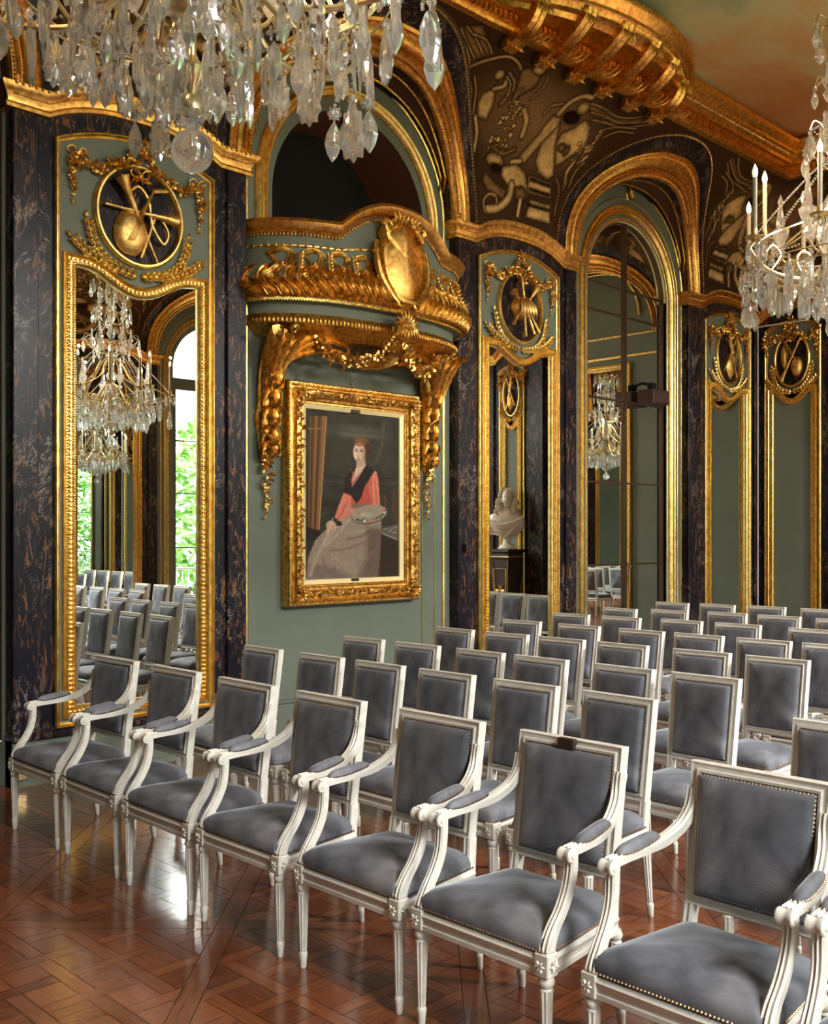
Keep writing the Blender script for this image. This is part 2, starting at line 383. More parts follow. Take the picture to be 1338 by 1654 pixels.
def smooth_path(pts, n=6):
    out = []; N = len(pts)
    P_ = [Vector(p) for p in pts]
    for i in range(N-1):
        p0 = P_[max(i-1,0)]; p1 = P_[i]; p2 = P_[i+1]; p3 = P_[min(i+2,N-1)]
        for k in range(n):
            t = k/n; out.append(0.5*((2*p1)+(p2-p0)*t+(2*p0-5*p1+4*p2-p3)*t*t+(3*p1-p0-3*p2+p3)*t**3))
    out.append(P_[-1]); return out

# ------------------------------------------------------------------ floor: oak parquet in interlaced squares
def clip(poly, axis, lim, keep_less):
    out = []; N = len(poly)
    for i in range(N):
        a, b = poly[i], poly[(i+1) % N]
        ia = (a[axis] <= lim) if keep_less else (a[axis] >= lim); ib = (b[axis] <= lim) if keep_less else (b[axis] >= lim)
        if ia: out.append(a)
        if ia != ib:
            t = (lim - a[axis]) / (b[axis] - a[axis]); out.append((a[0]+(b[0]-a[0])*t, a[1]+(b[1]-a[1])*t))
    return out
def build_floor():
    R2 = math.sqrt(2); V = []; F = []; TONE = []; UV = []
    rg = random.Random(3)
    def put(poly, g, horiz, base=0.0):       # poly in world xy
        if len(poly) < 3: return
        poly = clip(clip(clip(clip(poly, 0, XE + 0.05, True), 0, XF - 0.05, False), 1, D + 0.15, True), 1, DW - 0.15, False)
        if len(poly) < 3: return
        b = len(V); V.extend([(x, y, 0.0) for x, y in poly]); F.append(tuple(range(b, b + len(poly))))
        t = max(0, min(1, rg.gauss(0.20 + base, 0.08))); du, dv = rg.random()*40, rg.random()*40
        ca, sa = math.cos(g), math.sin(g)
        for x, y in poly: TONE.append(t); UV.append((x*ca+y*sa+du, -x*sa+y*ca+dv))
    Pd = 1.03; bw = 0.087; e = 0.0014
    def pq(p, q): return ((p - q)/R2, (p + q)/R2)
    for i in range(-8, 16):
        for j in range(-14, 10):
            p0 = 4.37 + i*Pd - 4*Pd; q0 = 0.803 + j*Pd; cxy = pq(p0 + Pd/2, q0 + Pd/2)
            if not (XF-1 < cxy[0] < XE+1 and DW-1 < cxy[1] < D+1): continue
            def rect(pa, pb, qa, qb): return [pq(pa+e, qa+e), pq(pb-e, qa+e), pq(pb-e, qb-e), pq(pa+e, qb-e)]
            put(rect(p0, p0+Pd, q0, q0+bw), PI/4, 0, 0.05); put(rect(p0, p0+bw, q0+bw, q0+Pd), -PI/4, 0, 0.05)
            pa, pb, qa, qb = p0+bw, p0+Pd, q0+bw, q0+Pd; pc, qc = (pa+pb)/2, (qa+qb)/2; X0, Y0 = pq(pc, qc)
            w, g = 0.065, 0.15; T = w + g
            def cl(poly):
                pl = [((x+y)/R2, (y-x)/R2) for x, y in poly]
                pl = clip(clip(clip(clip(pl, 0, pb-e, True), 0, pa+e, False), 1, qb-e, True), 1, qa+e, False)
                return [pq(*t) for t in pl]
            for a in range(-4, 5):
                for b in range(-4, 5):
                    x, y = X0 + a*T, Y0 + b*T
                    L, S_ = (w/2 + g - e), (w/2 - e)
                    if (a + b) % 2: r_, gdir = (x-L, x+L, y-S_, y+S_), 0.0
                    else: r_, gdir = (x-S_, x+S_, y-L, y+L), PI/2
                    put(cl([(r_[0], r_[2]), (r_[1], r_[2]), (r_[1], r_[3]), (r_[0], r_[3])]), gdir, 0, 0.07)
                    x1, y1 = x + w/2 + e, y + w/2 + e; x2, y2 = x + w/2 + g - e, y + w/2 + g - e
                    put(cl([(x1, y1), (x2, y1), (x2, y2), (x1, y2)]), 0.0 if (a*3+b) % 2 else PI/2, 0, -0.03)
    n1 = len(F); b = len(V)
    V.extend([(XF-.05, DW-.15, -0.003), (XE+.05, DW-.15, -0.003), (XE+.05, D+.15, -0.003), (XF-.05, D+.15, -0.003)]); F.append((b, b+1, b+2, b+3))
    me = bpy.data.meshes.new('floor'); me.from_pydata(V, [], F); me.materials.append(WOOD); me.materials.append(GAP)
    mi = [0]*n1 + [1]; me.polygons.foreach_set('material_index', mi)
    ca = me.color_attributes.new('tone', 'FLOAT_COLOR', 'CORNER'); ul = me.uv_layers.new(name='grain')
    TONE.extend([0]*4); UV.extend([(0, 0)]*4)
    ca.data.foreach_set('color', np.array([(t, t, t, 1) for t in TONE], dtype=np.float32).ravel())
    ul.data.foreach_set('uv', np.array(UV, dtype=np.float32).ravel())
    o = bpy.data.objects.new('floor', me); COL.objects.link(o); st(o, 'red-brown oak parquet floor laid in interlaced squares')
build_floor()

# ------------------------------------------------------------------ cove geometry
H0, H1, OC, PW_ = 4.62, 6.08, 0.94, 3.25
def cove_o(h): return OC * max(0.0, (h - H0) / (H1 - H0)) ** PW_
_hh = np.linspace(H0, H1, 601); _oo = OC * ((_hh - H0) / (H1 - H0)) ** PW_
_ss = np.concatenate([[0], np.cumsum(np.hypot(np.diff(_hh), np.diff(_oo)))])
def s_of_h(h): return float(np.interp(h, _hh, _ss)) if h > H0 else h - H0
def h_of_s(s): return float(np.interp(s, _ss, _hh)) if s > 0 else H0 + s
def cove_pt(x, h, e=0.0, clampx=None):
    o = cove_o(h); d = 1e-3; do = (cove_o(h + d) - cove_o(h - d)) / (2*d); L = math.hypot(1, do)
    o2 = o + e / L; h2 = h - e * do / L
    if clampx: x = max(clampx[0] + o2, min(clampx[1] - o2, x))
    return (x, -o2, h2)
QE = 2.18
def arch_xy(a, b, t):
    c, s_ = math.cos(t), math.sin(t); return a * abs(c) ** (2/QE) * (1 if c >= 0 else -1), b * max(0, s_) ** (2/QE)
def arch_h(dx, a, b):
    q = abs(dx) / a
    return H0 + b * (1 - q ** QE) ** (1/QE) if q < 1 else H0
def hump(x, k=1.0): return 0.147 * max(0.0, 1 - (abs(x) / (0.68*k)) ** 2.6)

TRIM = [0]
def trim(mb, mats, loc, rot, label, smooth=35):
    TRIM[0] += 1; o = mb.build('trim_%d' % TRIM[0], mats, None, smooth, loc, (0, 0, rot)); st(o, label); return o

def build_cove(wall, x0, x1, arches, name):
    mb = MB(); loc, rot = xf(wall, 0); xs = list(np.arange(x0, x1, 0.04)) + [x1]
    lows = []
    for x in xs:
        h = H0 - 0.02
        for c, a, b in arches: h = max(h, arch_h(x - c, a - 0.12, b - 0.12))
        lows.append(h)
    NR = 36; rows = []
    for x, hl in zip(xs, lows):
        s0 = s_of_h(hl); rows.append([cove_pt(x, h_of_s(lerp(s0, _ss[-1], k/NR)), 0, (x0, x1)) for k in range(NR+1)])
    mb.grid(rows, flip=False)
    o = mb.build(name, COVE, None, 180, loc, (0, 0, rot)); st(o, 'curved brown cove below the gilded cornice')
COVE = mat('cove_umber', (0.075, 0.042, 0.024), 0.8)

ARCH_PROF = [(-.22, -.01), (-.22, .03), (-.205, .048), (-.18, .05), (-.165, .03), (-.13, .032), (-.115, .055), (-.09, .066), (-.065, .055), (-.05, .03), (-.03, .028), (-.015, .046), (0, .036), (0, -.01)]
def cove_arch(wall, c, a=1.37, b=1.26, soff=True):
    loc, rot = xf(wall, c); N = 72
    def ring(d, e): return [cove_pt(x, H0 + z, e) for x, z in (arch_xy(a + d, b + d, PI*i/N) for i in range(N+1))]
    mb = MB(); mb.grid([ring(d, e) for d, e in ARCH_PROF], flip=True)
    for d, e, r, stp in ((-.19, .05, .013, .028), (-.147, .034, .012, .024), (-.04, .032, .013, .024)):
        for p in resample(ring(d, e), stp): mb.octa(p, r)
    for i in range(2, 2*N-2):
        t = PI*i/(2*N); x, z = arch_xy(a - .147, b - .147, t); x2, z2 = arch_xy(a - .147, b - .147, t + .02)
        p = Vector(cove_pt(x, H0+z, .036)); q = Vector(cove_pt(x2, H0+z2, .036)); mb.leaf(p, q-p, (0, -1, -.2), .05, .034, .3, n=3)
    trim(mb, AGOLD, loc, rot, 'gilded arch moulding with beaded bands over a bay')
    mb = MB(); mb.grid([ring(0, .012), ring(.055, .02), ring(.11, .012)], flip=True); trim(mb, MARBLE, loc, rot, 'dark marble band outside a gilded arch')
    mb = MB()
    for p in resample(ring(.118, .014), .032): mb.octa(p, .013)
    trim(mb, CGOLD, loc, rot, 'gilded bead line edging a painted spandrel')
    # soffit from the cove back to the wall plane
    ai, bi = a - .22, b - .22
    def so(t, f):
        x, z = arch_xy(ai, bi, t); p = cove_pt(x, H0 + z, 0); return (x, lerp(p[1], 0.09, f), H0 + z)
    mb = MB()
    for f0, f1, mi in ((0, .22, 0), (.22, .74, 1), (.74, 1, 0)):
        mb.grid([[so(PI*i/N, f0) for i in range(N+1)], [so(PI*i/N, f1) for i in range(N+1)]], mi=mi, flip=True)
    trim(mb, [MARBLE, BROWN], loc, rot, 'arch soffit in dark marble with stamped brown panel')
    mb = MB()
    for f in (.22, .74):
        path = []
        for i in range(8, N-7):
            x, z = arch_xy(ai - .012, bi - .012, PI*i/N); p = cove_pt(x, H0+z, 0); path.append((x, lerp(p[1], .09, f), H0+z))
        mb.tube(path, .011, 6)
        for q in (path[0], path[-1]):
            for k in range(9): mb.ball((q[0]*(1-.004*k), q[1], q[2]-.02*k), .016 - .0012*k, 6)
    trim(mb, CGOLD, loc, rot, 'thin gilded beads on an arch soffit')

def cornice_bulge(dx): return 0.45 * max(0.0, 1 - (abs(dx) / 1.45) ** 2.2)
CORN = [(.86, 6.00, 0), (.92, 6.005, .10), (.935, 6.03, .10), (.925, 6.05, .10), (.935, 6.055, .25), (.935, 6.115, .25), (.96, 6.125, .35), (.985, 6.135, .8), (.985, 6.175, .9), (1.01, 6.19, 1), (1.02, 6.21, 1), (1.055, 6.235, 1), (1.06, 6.26, 1), (1.05, 6.265, 1), (1.075, 6.29, 1), (1.115, 6.325, 1), (1.13, 6.355, 1), (1.13, 6.375, 1), (1.10, 6.38, 1), (1.09, 6.40, 1), (1.06, 6.41, 1), (1.04, 6.45, 1)]
def build_cornice(wall, x0, x1, bulges):
    loc, rot = xf(wall, 0); xs = list(np.arange(x0, x1, .06)) + [x1]
    bl = lambda x: max([cornice_bulge(x - c) for c in bulges] + [0])
    mb = MB(); rows = []
    for o, z, k in CORN:
        rows.append([(max(x0 + o, min(x1 - o, x)), -(o + bl(x) * k), z) for x in xs])
    mb.grid(rows, flip=True)
    x = x0 + 1.1
    while x < x1 - 1.1:      # key-pattern blocks
        oo = .935 + bl(x) * .25
        mb.box(x, x + .034, -oo - .034, -oo + .01, 6.060, 6.112); mb.box(x + .008, x + .026, -oo - .044, -oo + .01, 6.085, 6.10)
        x += .058
    x = x0 + 1.15
    while x < x1 - 1.15:
        mb.octa((x, -(1.02 + bl(x)), 6.215), .012); x += .03
    root = trim(mb, AGOLD, loc, rot, 'gilded cornice that bulges over the piers')
    return root, bl
def add_brackets(root, bl, c):
    xs = [-1.12, -.67, -.22, .23, .68, 1.13]
    for k in xs:
        x = c + k; b1 = bl(x); mb = MB()
        side = [(.80, 5.90), (.87, 5.915), (.95, 5.935), (1.01 + b1*.25, 5.975), (1.04 + b1*.55, 6.045), (1.04 + b1*.85, 6.13), (1.04 + b1, 6.22), (1.00 + b1, 6.25)]
        back = [(.80, 5.96), (.85, 6.02), (.88, 6.08), (.90, 6.14), (.92 + b1*.3, 6.20), (.93 + b1*.6, 6.25), (.95 + b1*.8, 6.28), (1.0 + b1, 6.28)]
        w = .078
        prof = []
        for (o1, z1), (o2, z2) in zip(side, back):
            prof.append([(x - w, -o2, z2), (x - w, -o1, z1), (x - w*.45, -o1 - .012, z1 - .012), (x, -o1, z1), (x + w*.45, -o1 - .012, z1 - .012), (x + w, -o1, z1), (x + w, -o2, z2)])
        mb.grid(prof, flip=True)
        # scroll eye and acanthus
        for sx in (-w, w):
            mb.tube([(x + sx*.9, -(.98 + b1), 6.215), (x + sx*1.35, -(.98 + b1), 6.215)], .045, 12); mb.ball((x + sx*1.4, -(.98 + b1), 6.215), .02, 8)
            mb.tube([(x + sx*.9, -.86, 5.945), (x + sx*1.3, -.86, 5.945)], .03, 10)
        for q in range(-2, 3):
            mb.leaf((x + q*.02, -.93, 5.955), (q*.18, -.8 - .1*abs(q), -.1 + .25), (0, -.3, -1), .22 + b1*.3, .055, .35, n=6, lobes=1)
            mb.leaf((x + q*.022, -.82, 5.93), (q*.35, -.5, -.45), (0, -1, .2), .10, .05, .4, n=5, lobes=1)
            mb.leaf((x + q*.018, -(1.03 + b1*.9), 6.19), (q*.2, -.15, -1), (0, -1, 0), .12, .045, .3, n=5, lobes=1)
        mb.build('bracket', CGOLD, root)

# ------------------------------------------------------------------ piers
def pier(wall, c, xl, xr, pw=.635, k=1.0):
    """marble pier: facing, gilded humped entablature, green panel with gilt bead"""
    loc, rot = xf(wall, c); zb = 4.465
    mb = MB(); xs = sorted(set([xl, xr, 0] + [round(v, 3) for v in np.linspace(xl, xr, 31)]))
    top = lambda x: zb + hump(x, k) + .02
    mb.grid([[(x, 0, .30) for x in xs], [(x, 0, top(x)) for x in xs]], flip=False)
    mb.grid([[(xl, .09, .0), (xl, 0, .0)], [(xl, .09, zb), (xl, 0, zb)]]); mb.grid([[(xr, 0, .0), (xr, .09, .0)], [(xr, 0, zb), (xr, .09, zb)]])
    for a, b in ((xl, -pw - .115), (pw + .115, xr)):
        if b - a > .04: mb.box(a, b, -.03, .0, .36, zb, c=.006)
    mb.box(xl - .01, xr + .01, -.055, .09, .30, .345, c=.01); mb.box(xl, xr, -.04, .09, .345, .365, c=.008)
    trim(mb, MARBLE, loc, rot, 'black and gold veined marble pier')
    mb = MB(); mb.box(xl, xr, -.02, .09, 0, .30); mb.box(xl, xr, -.035, .09, 0, .04); trim(mb, GREEN, loc, rot, 'green painted skirting below a marble pier')
    mb = MB(); prof = [(.0, 0), (.045, 0), (.055, .02), (.05, .035), (.036, .04), (.04, .07), (.052, .085), (.058, .10), (.075, .115), (.09, .14), (.09, .155), (.06, .168), (.0, .17)]
    rows = []
    for o, dz in prof: rows.append([(xl - o, .09, zb + dz), (xl - o, -o, zb + dz)] + [(x, -o, zb + dz + hump(x, k)) for x in xs] + [(xr + o, -o, zb + dz), (xr + o, .09, zb + dz)])
    mb.grid(rows, flip=False)
    fx = list(np.arange(xl, xr, .022))
    for x in fx: mb.octa((x, -.056, zb + .086 + hump(x, k)), .009)
    for x in fx[::2]: mb.ball((x, -.092, zb + .147 + hump(x, k)), (.014, .010, .012), 6)
    trim(mb, AGOLD, loc, rot, 'gilded entablature arching over a pier')
    if pw:
        ht = 0.147 * min(1, pw / .5)
        loop = [(-pw, .345), (pw, .345)] + [(pw * math.cos(t) if False else pw * (1 - 2*i/24), 4.36 + ht * (1 - (1 - 2*i/24) ** 2)) for i, t in enumerate([0]*25)]
        mb = MB(); mb.box(-pw, pw, -.004, .0, .345, 4.36); mb.grid([[(x, -.004, 4.36 - .001) for x, z in loop[2:]], [(x, -.004, z) for x, z in loop[2:]]], flip=True)
        trim(mb, GREEN, loc, rot, 'green painted panel of a pier')
        mb = MB(); frame(mb, loop, [(0, -.0), (0, .026), (.008, .036), (.018, .038), (.026, .03), (.03, .012), (.036, .016), (.042, .012), (.042, 0)])
        trim(mb, GOLD, loc, rot, 'gilded bead framing a pier panel')

def mirror_loop(mw, z0=.41, k=1.0):
    L = [(-mw, z0), (mw, z0), (mw, 3.595), (mw*.74, 3.59)]
    for i in range(1, 20):
        u = 1 - 2*i/20; L.append((u*mw*.72, 3.44 + .148*(1 - math.cos(u*PI))/2)) 
    L += [(-mw*.74, 3.59), (-mw, 3.595)]
    return L
FR_PROF = [(0, -.0), (0, .03), (.008, .046), (.018, .05), (.026, .042), (.03, .026), (.058, .028), (.064, .042), (.074, .044), (.084, .034), (.086, .006)]
def wall_mirror(wall, c, label, mw=.572, glass=True, name='wall_mirror', cat='mirror', group=None):
    loc, rot = xf(wall, c); t = thing(name, label, cat, loc, rot, group); loop = mirror_loop(mw)
    mb = MB(); frame(mb, loop, FR_PROF)
    path = [(x, -.03, z) for x, z in offset_loop(loop, .044)]
    for i, p in enumerate(resample(path, .032, True)): mb.ball(p, (.0145, .012, .0145), 6, m=4)
    for p in resample([(x, -.046, z) for x, z in offset_loop(loop, .069)], .017, True): mb.octa(p, .0075)
    for p in resample([(x, -.05, z) for x, z in offset_loop(loop, .014)], .02, True): mb.octa(p, .0075)
    mb.build('frame', GOLD, t)
    g = MB(); inner = offset_loop(loop, .08)
    g.add([(x, -.012, z) for x, z in inner], [tuple(range(len(inner)))[::1]]); 
    g.build('glass' if glass else 'panel', MIRROR if glass else GREEN, t, smooth=0)
    return t

# small carved things -------------------------------------------------
def blobs(mb, path, r=.016, spread=.02, dens=.014, seed=0, nrm=(0, -1, 0), taper=None):
    rg = random.Random(seed); pts = resample(smooth_path(path, 5), dens)
    for i, p in enumerate(pts):
        k = 1.0 if taper is None else taper(i/len(pts))
        for _ in range(2):
            q = (p[0] + rg.uniform(-1, 1)*spread*k, p[1] - rg.uniform(0, 1)*spread*.8*k - .004, p[2] + rg.uniform(-1, 1)*spread*k)
            rr = r*rg.uniform(.5, 1)*k
            if rg.random() < .45: mb.leaf(q, (rg.uniform(-1, 1), -.3, rg.uniform(-1, 1)), (0, -1, 0), rr*3, rr*1.6, .3, n=3)
            else: mb.ball(q, rr*.8, 5, m=3)
def bow(mb, x, z, o, s=1.0):
    mb.ball((x, -o - .02*s, z), .022*s, 8)
    for sx in (-1, 1):
        pts = [(x, -o - .012, z), (x + sx*.04*s, -o - .03, z + .04*s), (x + sx*.075*s, -o - .02, z + .02*s), (x + sx*.05*s, -o - .015, z - .01*s), (x, -o - .012, z)]
        mb.tube(smooth_path(pts, 4), .011*s, 5, flat=.5)
        mb.tube(smooth_path([(x, -o - .01, z), (x + sx*.03*s, -o - .02, z - .04*s), (x + sx*.065*s, -o - .01, z - .05*s), (x + sx*.08*s, -o - .012, z - .09*s)], 4), .009*s, 5, flat=.5)
def laurel(mb, path, o, L=.062, seed=1):
    pts = resample(smooth_path([(x, -o, z) for x, z in path], 6), .046)
    mb.tube(pts, .006, 5)
    for i in range(len(pts)-1):
        p = Vector(pts[i]); d = (Vector(pts[i+1]) - p).normalized(); n = Vector((0, -1, 0)); w = d.cross(n)
        for sx in (-1, 1):
            mb.leaf(p, d*.9 + w*sx*.62 + n*.12, n, L*1.12, .034, .25, n=5, ridge=.3)
    mb.leaf(pts[-1], d, (0, -1, 0), L, .03, .2, n=5)
def horn(mb, a, b, r0, r1, o, loop=None):
    a = Vector((a[0], -o, a[1])); b = Vector((b[0], -o - .03, b[1])); pts = [a.lerp(b, i/12) for i in range(13)]
    rr = [r0 + (r1 - r0) * (i/12) ** 5 + (.004 if i in (4, 8) else 0) for i in range(13)]
    mb.tube(pts, rr, 10); mb.ball(tuple(pts[-1]), (r1*.3,)*3, 6)
def trophy(wall, c, label, kind, kx=1.0, group=None):
    loc, rot = xf(wall, c); t = thing('music_trophy', label, 'wall relief', loc, rot, group); rx, rz, zc = .335*kx, .35, 3.945
    loop = [(rx*math.cos(2*PI*i/48), zc + rz*math.sin(2*PI*i/48)) for i in range(48)]
    mb = MB(); frame(mb, loop, [(-.02, 0), (-.02, .035), (-.008, .05), (.006, .05), (.018, .036), (.022, .008)]); mb.build('oval_frame', GOLD, t)
    mb = MB(); mb.add([(x, -.009, z) for x, z in offset_loop(loop, .015)], [tuple(range(48))]); mb.build('marble_disc', MARBLE, t, smooth=0)
    S = lambda x: x*kx
    if kind == 0:      # lute, trumpets and horn
        mb = MB(); out = [(S(-.07 + .135*math.cos(a)*(1 - .18*math.sin(a)) + .0), zc - .12 + .17*math.sin(a)) for a in [2*PI*i/24 for i in range(24)]]
        mb.dome(out, .06, wallfn, 5, edge=.03); mb.tube([(S(-.02), -.075, zc), (S(.09), -.07, zc + .2)], [.026, .018], 8, flat=.6); mb.tube([(S(.07), -.07, zc + .19), (S(.2), -.06, zc + .22)], .018, 8)
        for q in range(-2, 3): mb.tube([(S(-.10 + q*.012), -.093, zc - .2), (S(.0 + q*.008), -.085, zc + .03)], .0022, 4)
        mb.build('lute', MGOLD, t)
        for a, b in (((.13, -.31), (-.17, .24)), ((-.28, .03), (.27, .01))):
            mb = MB(); horn(mb, (S(a[0]), zc + a[1]), (S(b[0]), zc + b[1]), .010, .055, .05); mb.build('trumpet', MGOLD, t)
        mb = MB()
        mb.tube(smooth_path([(S(-.12), -.06, zc + .12), (S(-.04), -.07, zc + .2), (S(.05), -.06, zc + .12), (S(.08), -.06, zc - .05), (S(.17), -.06, zc - .17), (S(.21), -.06, zc - .08), (S(.12), -.06, zc + .02), (S(.06), -.06, zc - .12), (S(.0), -.05, zc - .3)], 5), .012, 8); mb.build('coiled_horn', MGOLD, t)
    elif kind == 1:    # bagpipe and pipes
        mb = MB(); out = [(S(.0 + .14*math.cos(a)), zc + .0 + .13*math.sin(a)*(1 + .2*math.cos(a))) for a in [2*PI*i/24 for i in range(24)]]
        mb.dome(out, .09, wallfn, 6, edge=.02)
        for q in range(6): mb.leaf((S(-.08 + q*.03), -.09, zc + .08), (.1*(q - 2.5), -.1, -1), (0, -1, 0), .2, .05, .2)
        mb.build('bagpipe_bag', MGOLD, t)
        for a, b, r1 in (((.0, -.02), (-.2, .12), .045), ((.02, .02), (.16, .2), .06), ((.04, .0), (.2, -.24), .02), ((.02, .0), (.12, -.26), .018), ((.0, .0), (-.02, -.3), .025), ((-.05, 0), (-.2, -.2), .02), ((0, .05), (-.08, .28), .03)):
            mb = MB(); horn(mb, (S(a[0]), zc + a[1]), (S(b[0]), zc + b[1]), .014, r1, .07); mb.build('pipe', MGOLD, t)
    elif kind == 2:    # violin and flute
        mb = MB(); out = []
        for i in range(32):
            a = 2*PI*i/32; w = .085 + .03*math.cos(2*a) ; out.append((S(w*math.cos(a)*1.1 + .04), zc - .1 + .19*math.sin(a)))
        mb.dome(out, .045, wallfn, 4, edge=.03); mb.tube([(S(.03), -.07, zc + .04), (S(-.05), -.06, zc + .28)], [.02, .012], 8); mb.build('violin', MGOLD, t)
        for a, b, r1 in (((-.18, -.2), (.12, .26), .02), ((.18, -.25), (-.1, .2), .035)):
            mb = MB(); horn(mb, (S(a[0]), zc + a[1]), (S(b[0]), zc + b[1]), .011, r1, .05); mb.build('flute', MGOLD, t)
    else:              # mandolin crossed by a long flute
        mb = MB(); out = [(S(.1 + .12*math.cos(a)), zc - .1 + .14*math.sin(a)) for a in [2*PI*i/24 for i in range(24)]]
        mb.dome(out, .07, wallfn, 5, edge=.02); mb.tube([(S(.08), -.07, zc), (S(-.12), -.06, zc + .24)], .018, 8); mb.build('mandolin', MGOLD, t)
        mb = MB(); horn(mb, (S(.2), zc + .26), (S(-.16), zc - .28), .012, .035, .08); mb.build('flute', MGOLD, t)
        mb = MB(); out = [(S(-.15 + .07*math.cos(a)), zc + .05 + .16*math.sin(a)) for a in [2*PI*i/20 for i in range(20)]]; mb.dome(out, .05, wallfn, 4, edge=.02); mb.build('lyre_body', MGOLD, t)
    mb = MB(); bow(mb, 0, zc + .29, .02, 1.0)
    for q in range(5): mb.leaf((S(-.04 + q*.02), -.03, zc + .27), (.4*(q-2), -.3, -.6), (0, -1, 0), .06, .03, .3)
    mb.build('ribbon_bow', CGOLD, t)
    mb = MB()
    for sx in (-1, 1):
        blobs(mb, [(0, -.01, 4.47), (S(sx*.09), -.02, 4.33), (S(sx*.22), -.02, 4.25), (S(sx*.35), -.02, 4.20), (S(sx*.46), -.02, 4.27)], .027, .030, .013, seed=5+sx)
        blobs(mb, [(S(sx*.50), -.01, 4.24), (S(sx*.51), -.015, 4.1), (S(sx*.50), -.01, 3.93)], .028, .030, .013, seed=9+sx, taper=lambda u: 1.1 - .8*u)
        bow(mb, S(sx*.48), 4.285, .01, .85)
    mb.octa((0, -.03, 4.475), .03)
    mb.build('flower_garland', CGOLD, t)
    for sx in (-1, 1):
        mb = MB(); laurel(mb, [(S(sx*.02), 3.515), (S(sx*.2), 3.555), (S(sx*.34), 3.66), (S(sx*.40), 3.85)], .02)
        laurel(mb, [(S(sx*.16), 3.53), (S(sx*.36), 3.59), (S(sx*.51), 3.70)], .02); mb.build('laurel_branch', GOLD, t)
    return t

# ------------------------------------------------------------------ bays
BH = 1.19
def arch_path(r, spring, z0, o, n=40, rz=None):
    rz = rz or r
    return [(-r, -o, z0), (-r, -o, (z0+spring)/2)] + [(-r*math.cos(PI*i/n), -o, spring + rz*math.sin(PI*i/n)) for i in range(n+1)] + [(r, -o, (z0+spring)/2), (r, -o, z0)]
def arch_frame(mb, prof, spring, z0, mi=0):
    mb.grid([arch_path(r, spring, z0, o) for r, o in prof], mi=mi, flip=True)
def arched_wall(wall, c, half, r, spring, sill, name, label, ztop=6.02, o=-.09, reveal=0.0, rmat=None):
    loc, rot = xf(wall, c); mb = MB(); N = 40
    if r:
        xs = [-half, -r] + [-r*math.cos(PI*i/N) for i in range(1, N)] + [r, half]
        top = lambda x: spring + math.sqrt(max(0, r*r - x*x))
        mb.add([(-half, -o, 0), (-r, -o, 0), (-r, -o, ztop), (-half, -o, ztop)], [(0, 1, 2, 3)]); mb.add([(r, -o, 0), (half, -o, 0), (half, -o, ztop), (r, -o, ztop)], [(0, 1, 2, 3)])
        xx = xs[1:-1]; mb.grid([[(x, -o, top(x)) for x in xx], [(x, -o, ztop) for x in xx]])
        if sill > 0: mb.add([(-r, -o, 0), (r, -o, 0), (r, -o, sill), (-r, -o, sill)], [(0, 1, 2, 3)])
        if reveal: mb.grid([arch_path(r, spring, sill, o), arch_path(r, spring, sill, o - reveal)], mi=1, flip=False)
    else: mb.add([(-half, -o, 0), (half, -o, 0), (half, -o, ztop), (-half, -o, ztop)], [(0, 1, 2, 3)])
    ob = mb.build(name, [GREEN, rmat or GREEN], None, 35, loc, (0, 0, rot)); st(ob, label); return ob
def bay_lines(wall, c, rings, skirt=True, mats=None, hw=BH):
    """gilt bead lines following the arch: rings of (r, spring, radius)"""
    loc, rot = xf(wall, c); mb = MB()
    for r, sp, rad in rings: mb.tube(arch_path(r, sp, .32, -.09 + rad*.5), rad, 6)
    trim(mb, GOLD, loc, rot, 'thin gilded bead following the arch of a green bay')
    if skirt:
        mb = MB(); mb.box(-hw, hw, .06, .09, 0, .28); mb.box(-hw, hw, .045, .09, .28, .31, c=.008); trim(mb, GREEN, loc, rot, 'green skirting of a bay')

GL_PROF = [(.80, -.16), (.80, -.10), (.815, -.085), (.835, -.085), (.845, -.10), (.86, -.10), (.875, -.07), (.90, -.055), (.925, -.055), (.94, -.075), (.955, -.06), (.975, -.06), (.985, -.075), (.985, -.09)]

build_cove('left', XF, XE, [(c, 1.37, 1.26) for c in BAYS], 'ceiling_cove_left')
build_cove('right', -XE, -XF, [(-c, 1.37, 1.26) for c in BAYS], 'ceiling_cove_right')
build_cove('back', -D, -DW, [(-4.33, 1.30, 1.22), (-.47, 1.30, 1.22)], 'ceiling_cove_back')
build_cove('front', DW, D, [], 'ceiling_cove_front')
for c in BAYS:
    cove_arch('left', c); cove_arch('right', c)
for c in (4.33, .47): cove_arch('back', c, 1.30, 1.22)
cr, bl = build_cornice('left', XF, XE, PIERS[:3])
add_brackets(cr, bl, 8.055)
cr, bl = build_cornice('right', -XE, -XF, [-p for p in PIERS[:3]])
add_brackets(cr, bl, -8.055); add_brackets(cr, bl, -3.785)
build_cornice('back', -D, -DW, [-2.4]); build_cornice('front', DW, D, [])
mb = MB(); mb.add([(XF-.1, DW-.1, ZC), (XE+.1, DW-.1, ZC), (XE+.1, D+.1, ZC), (XF-.1, D+.1, ZC)], [(3, 2, 1, 0)])
st(mb.build('ceiling', FRESCO, smooth=0), 'ceiling painted as a sky with orange and grey-green clouds')

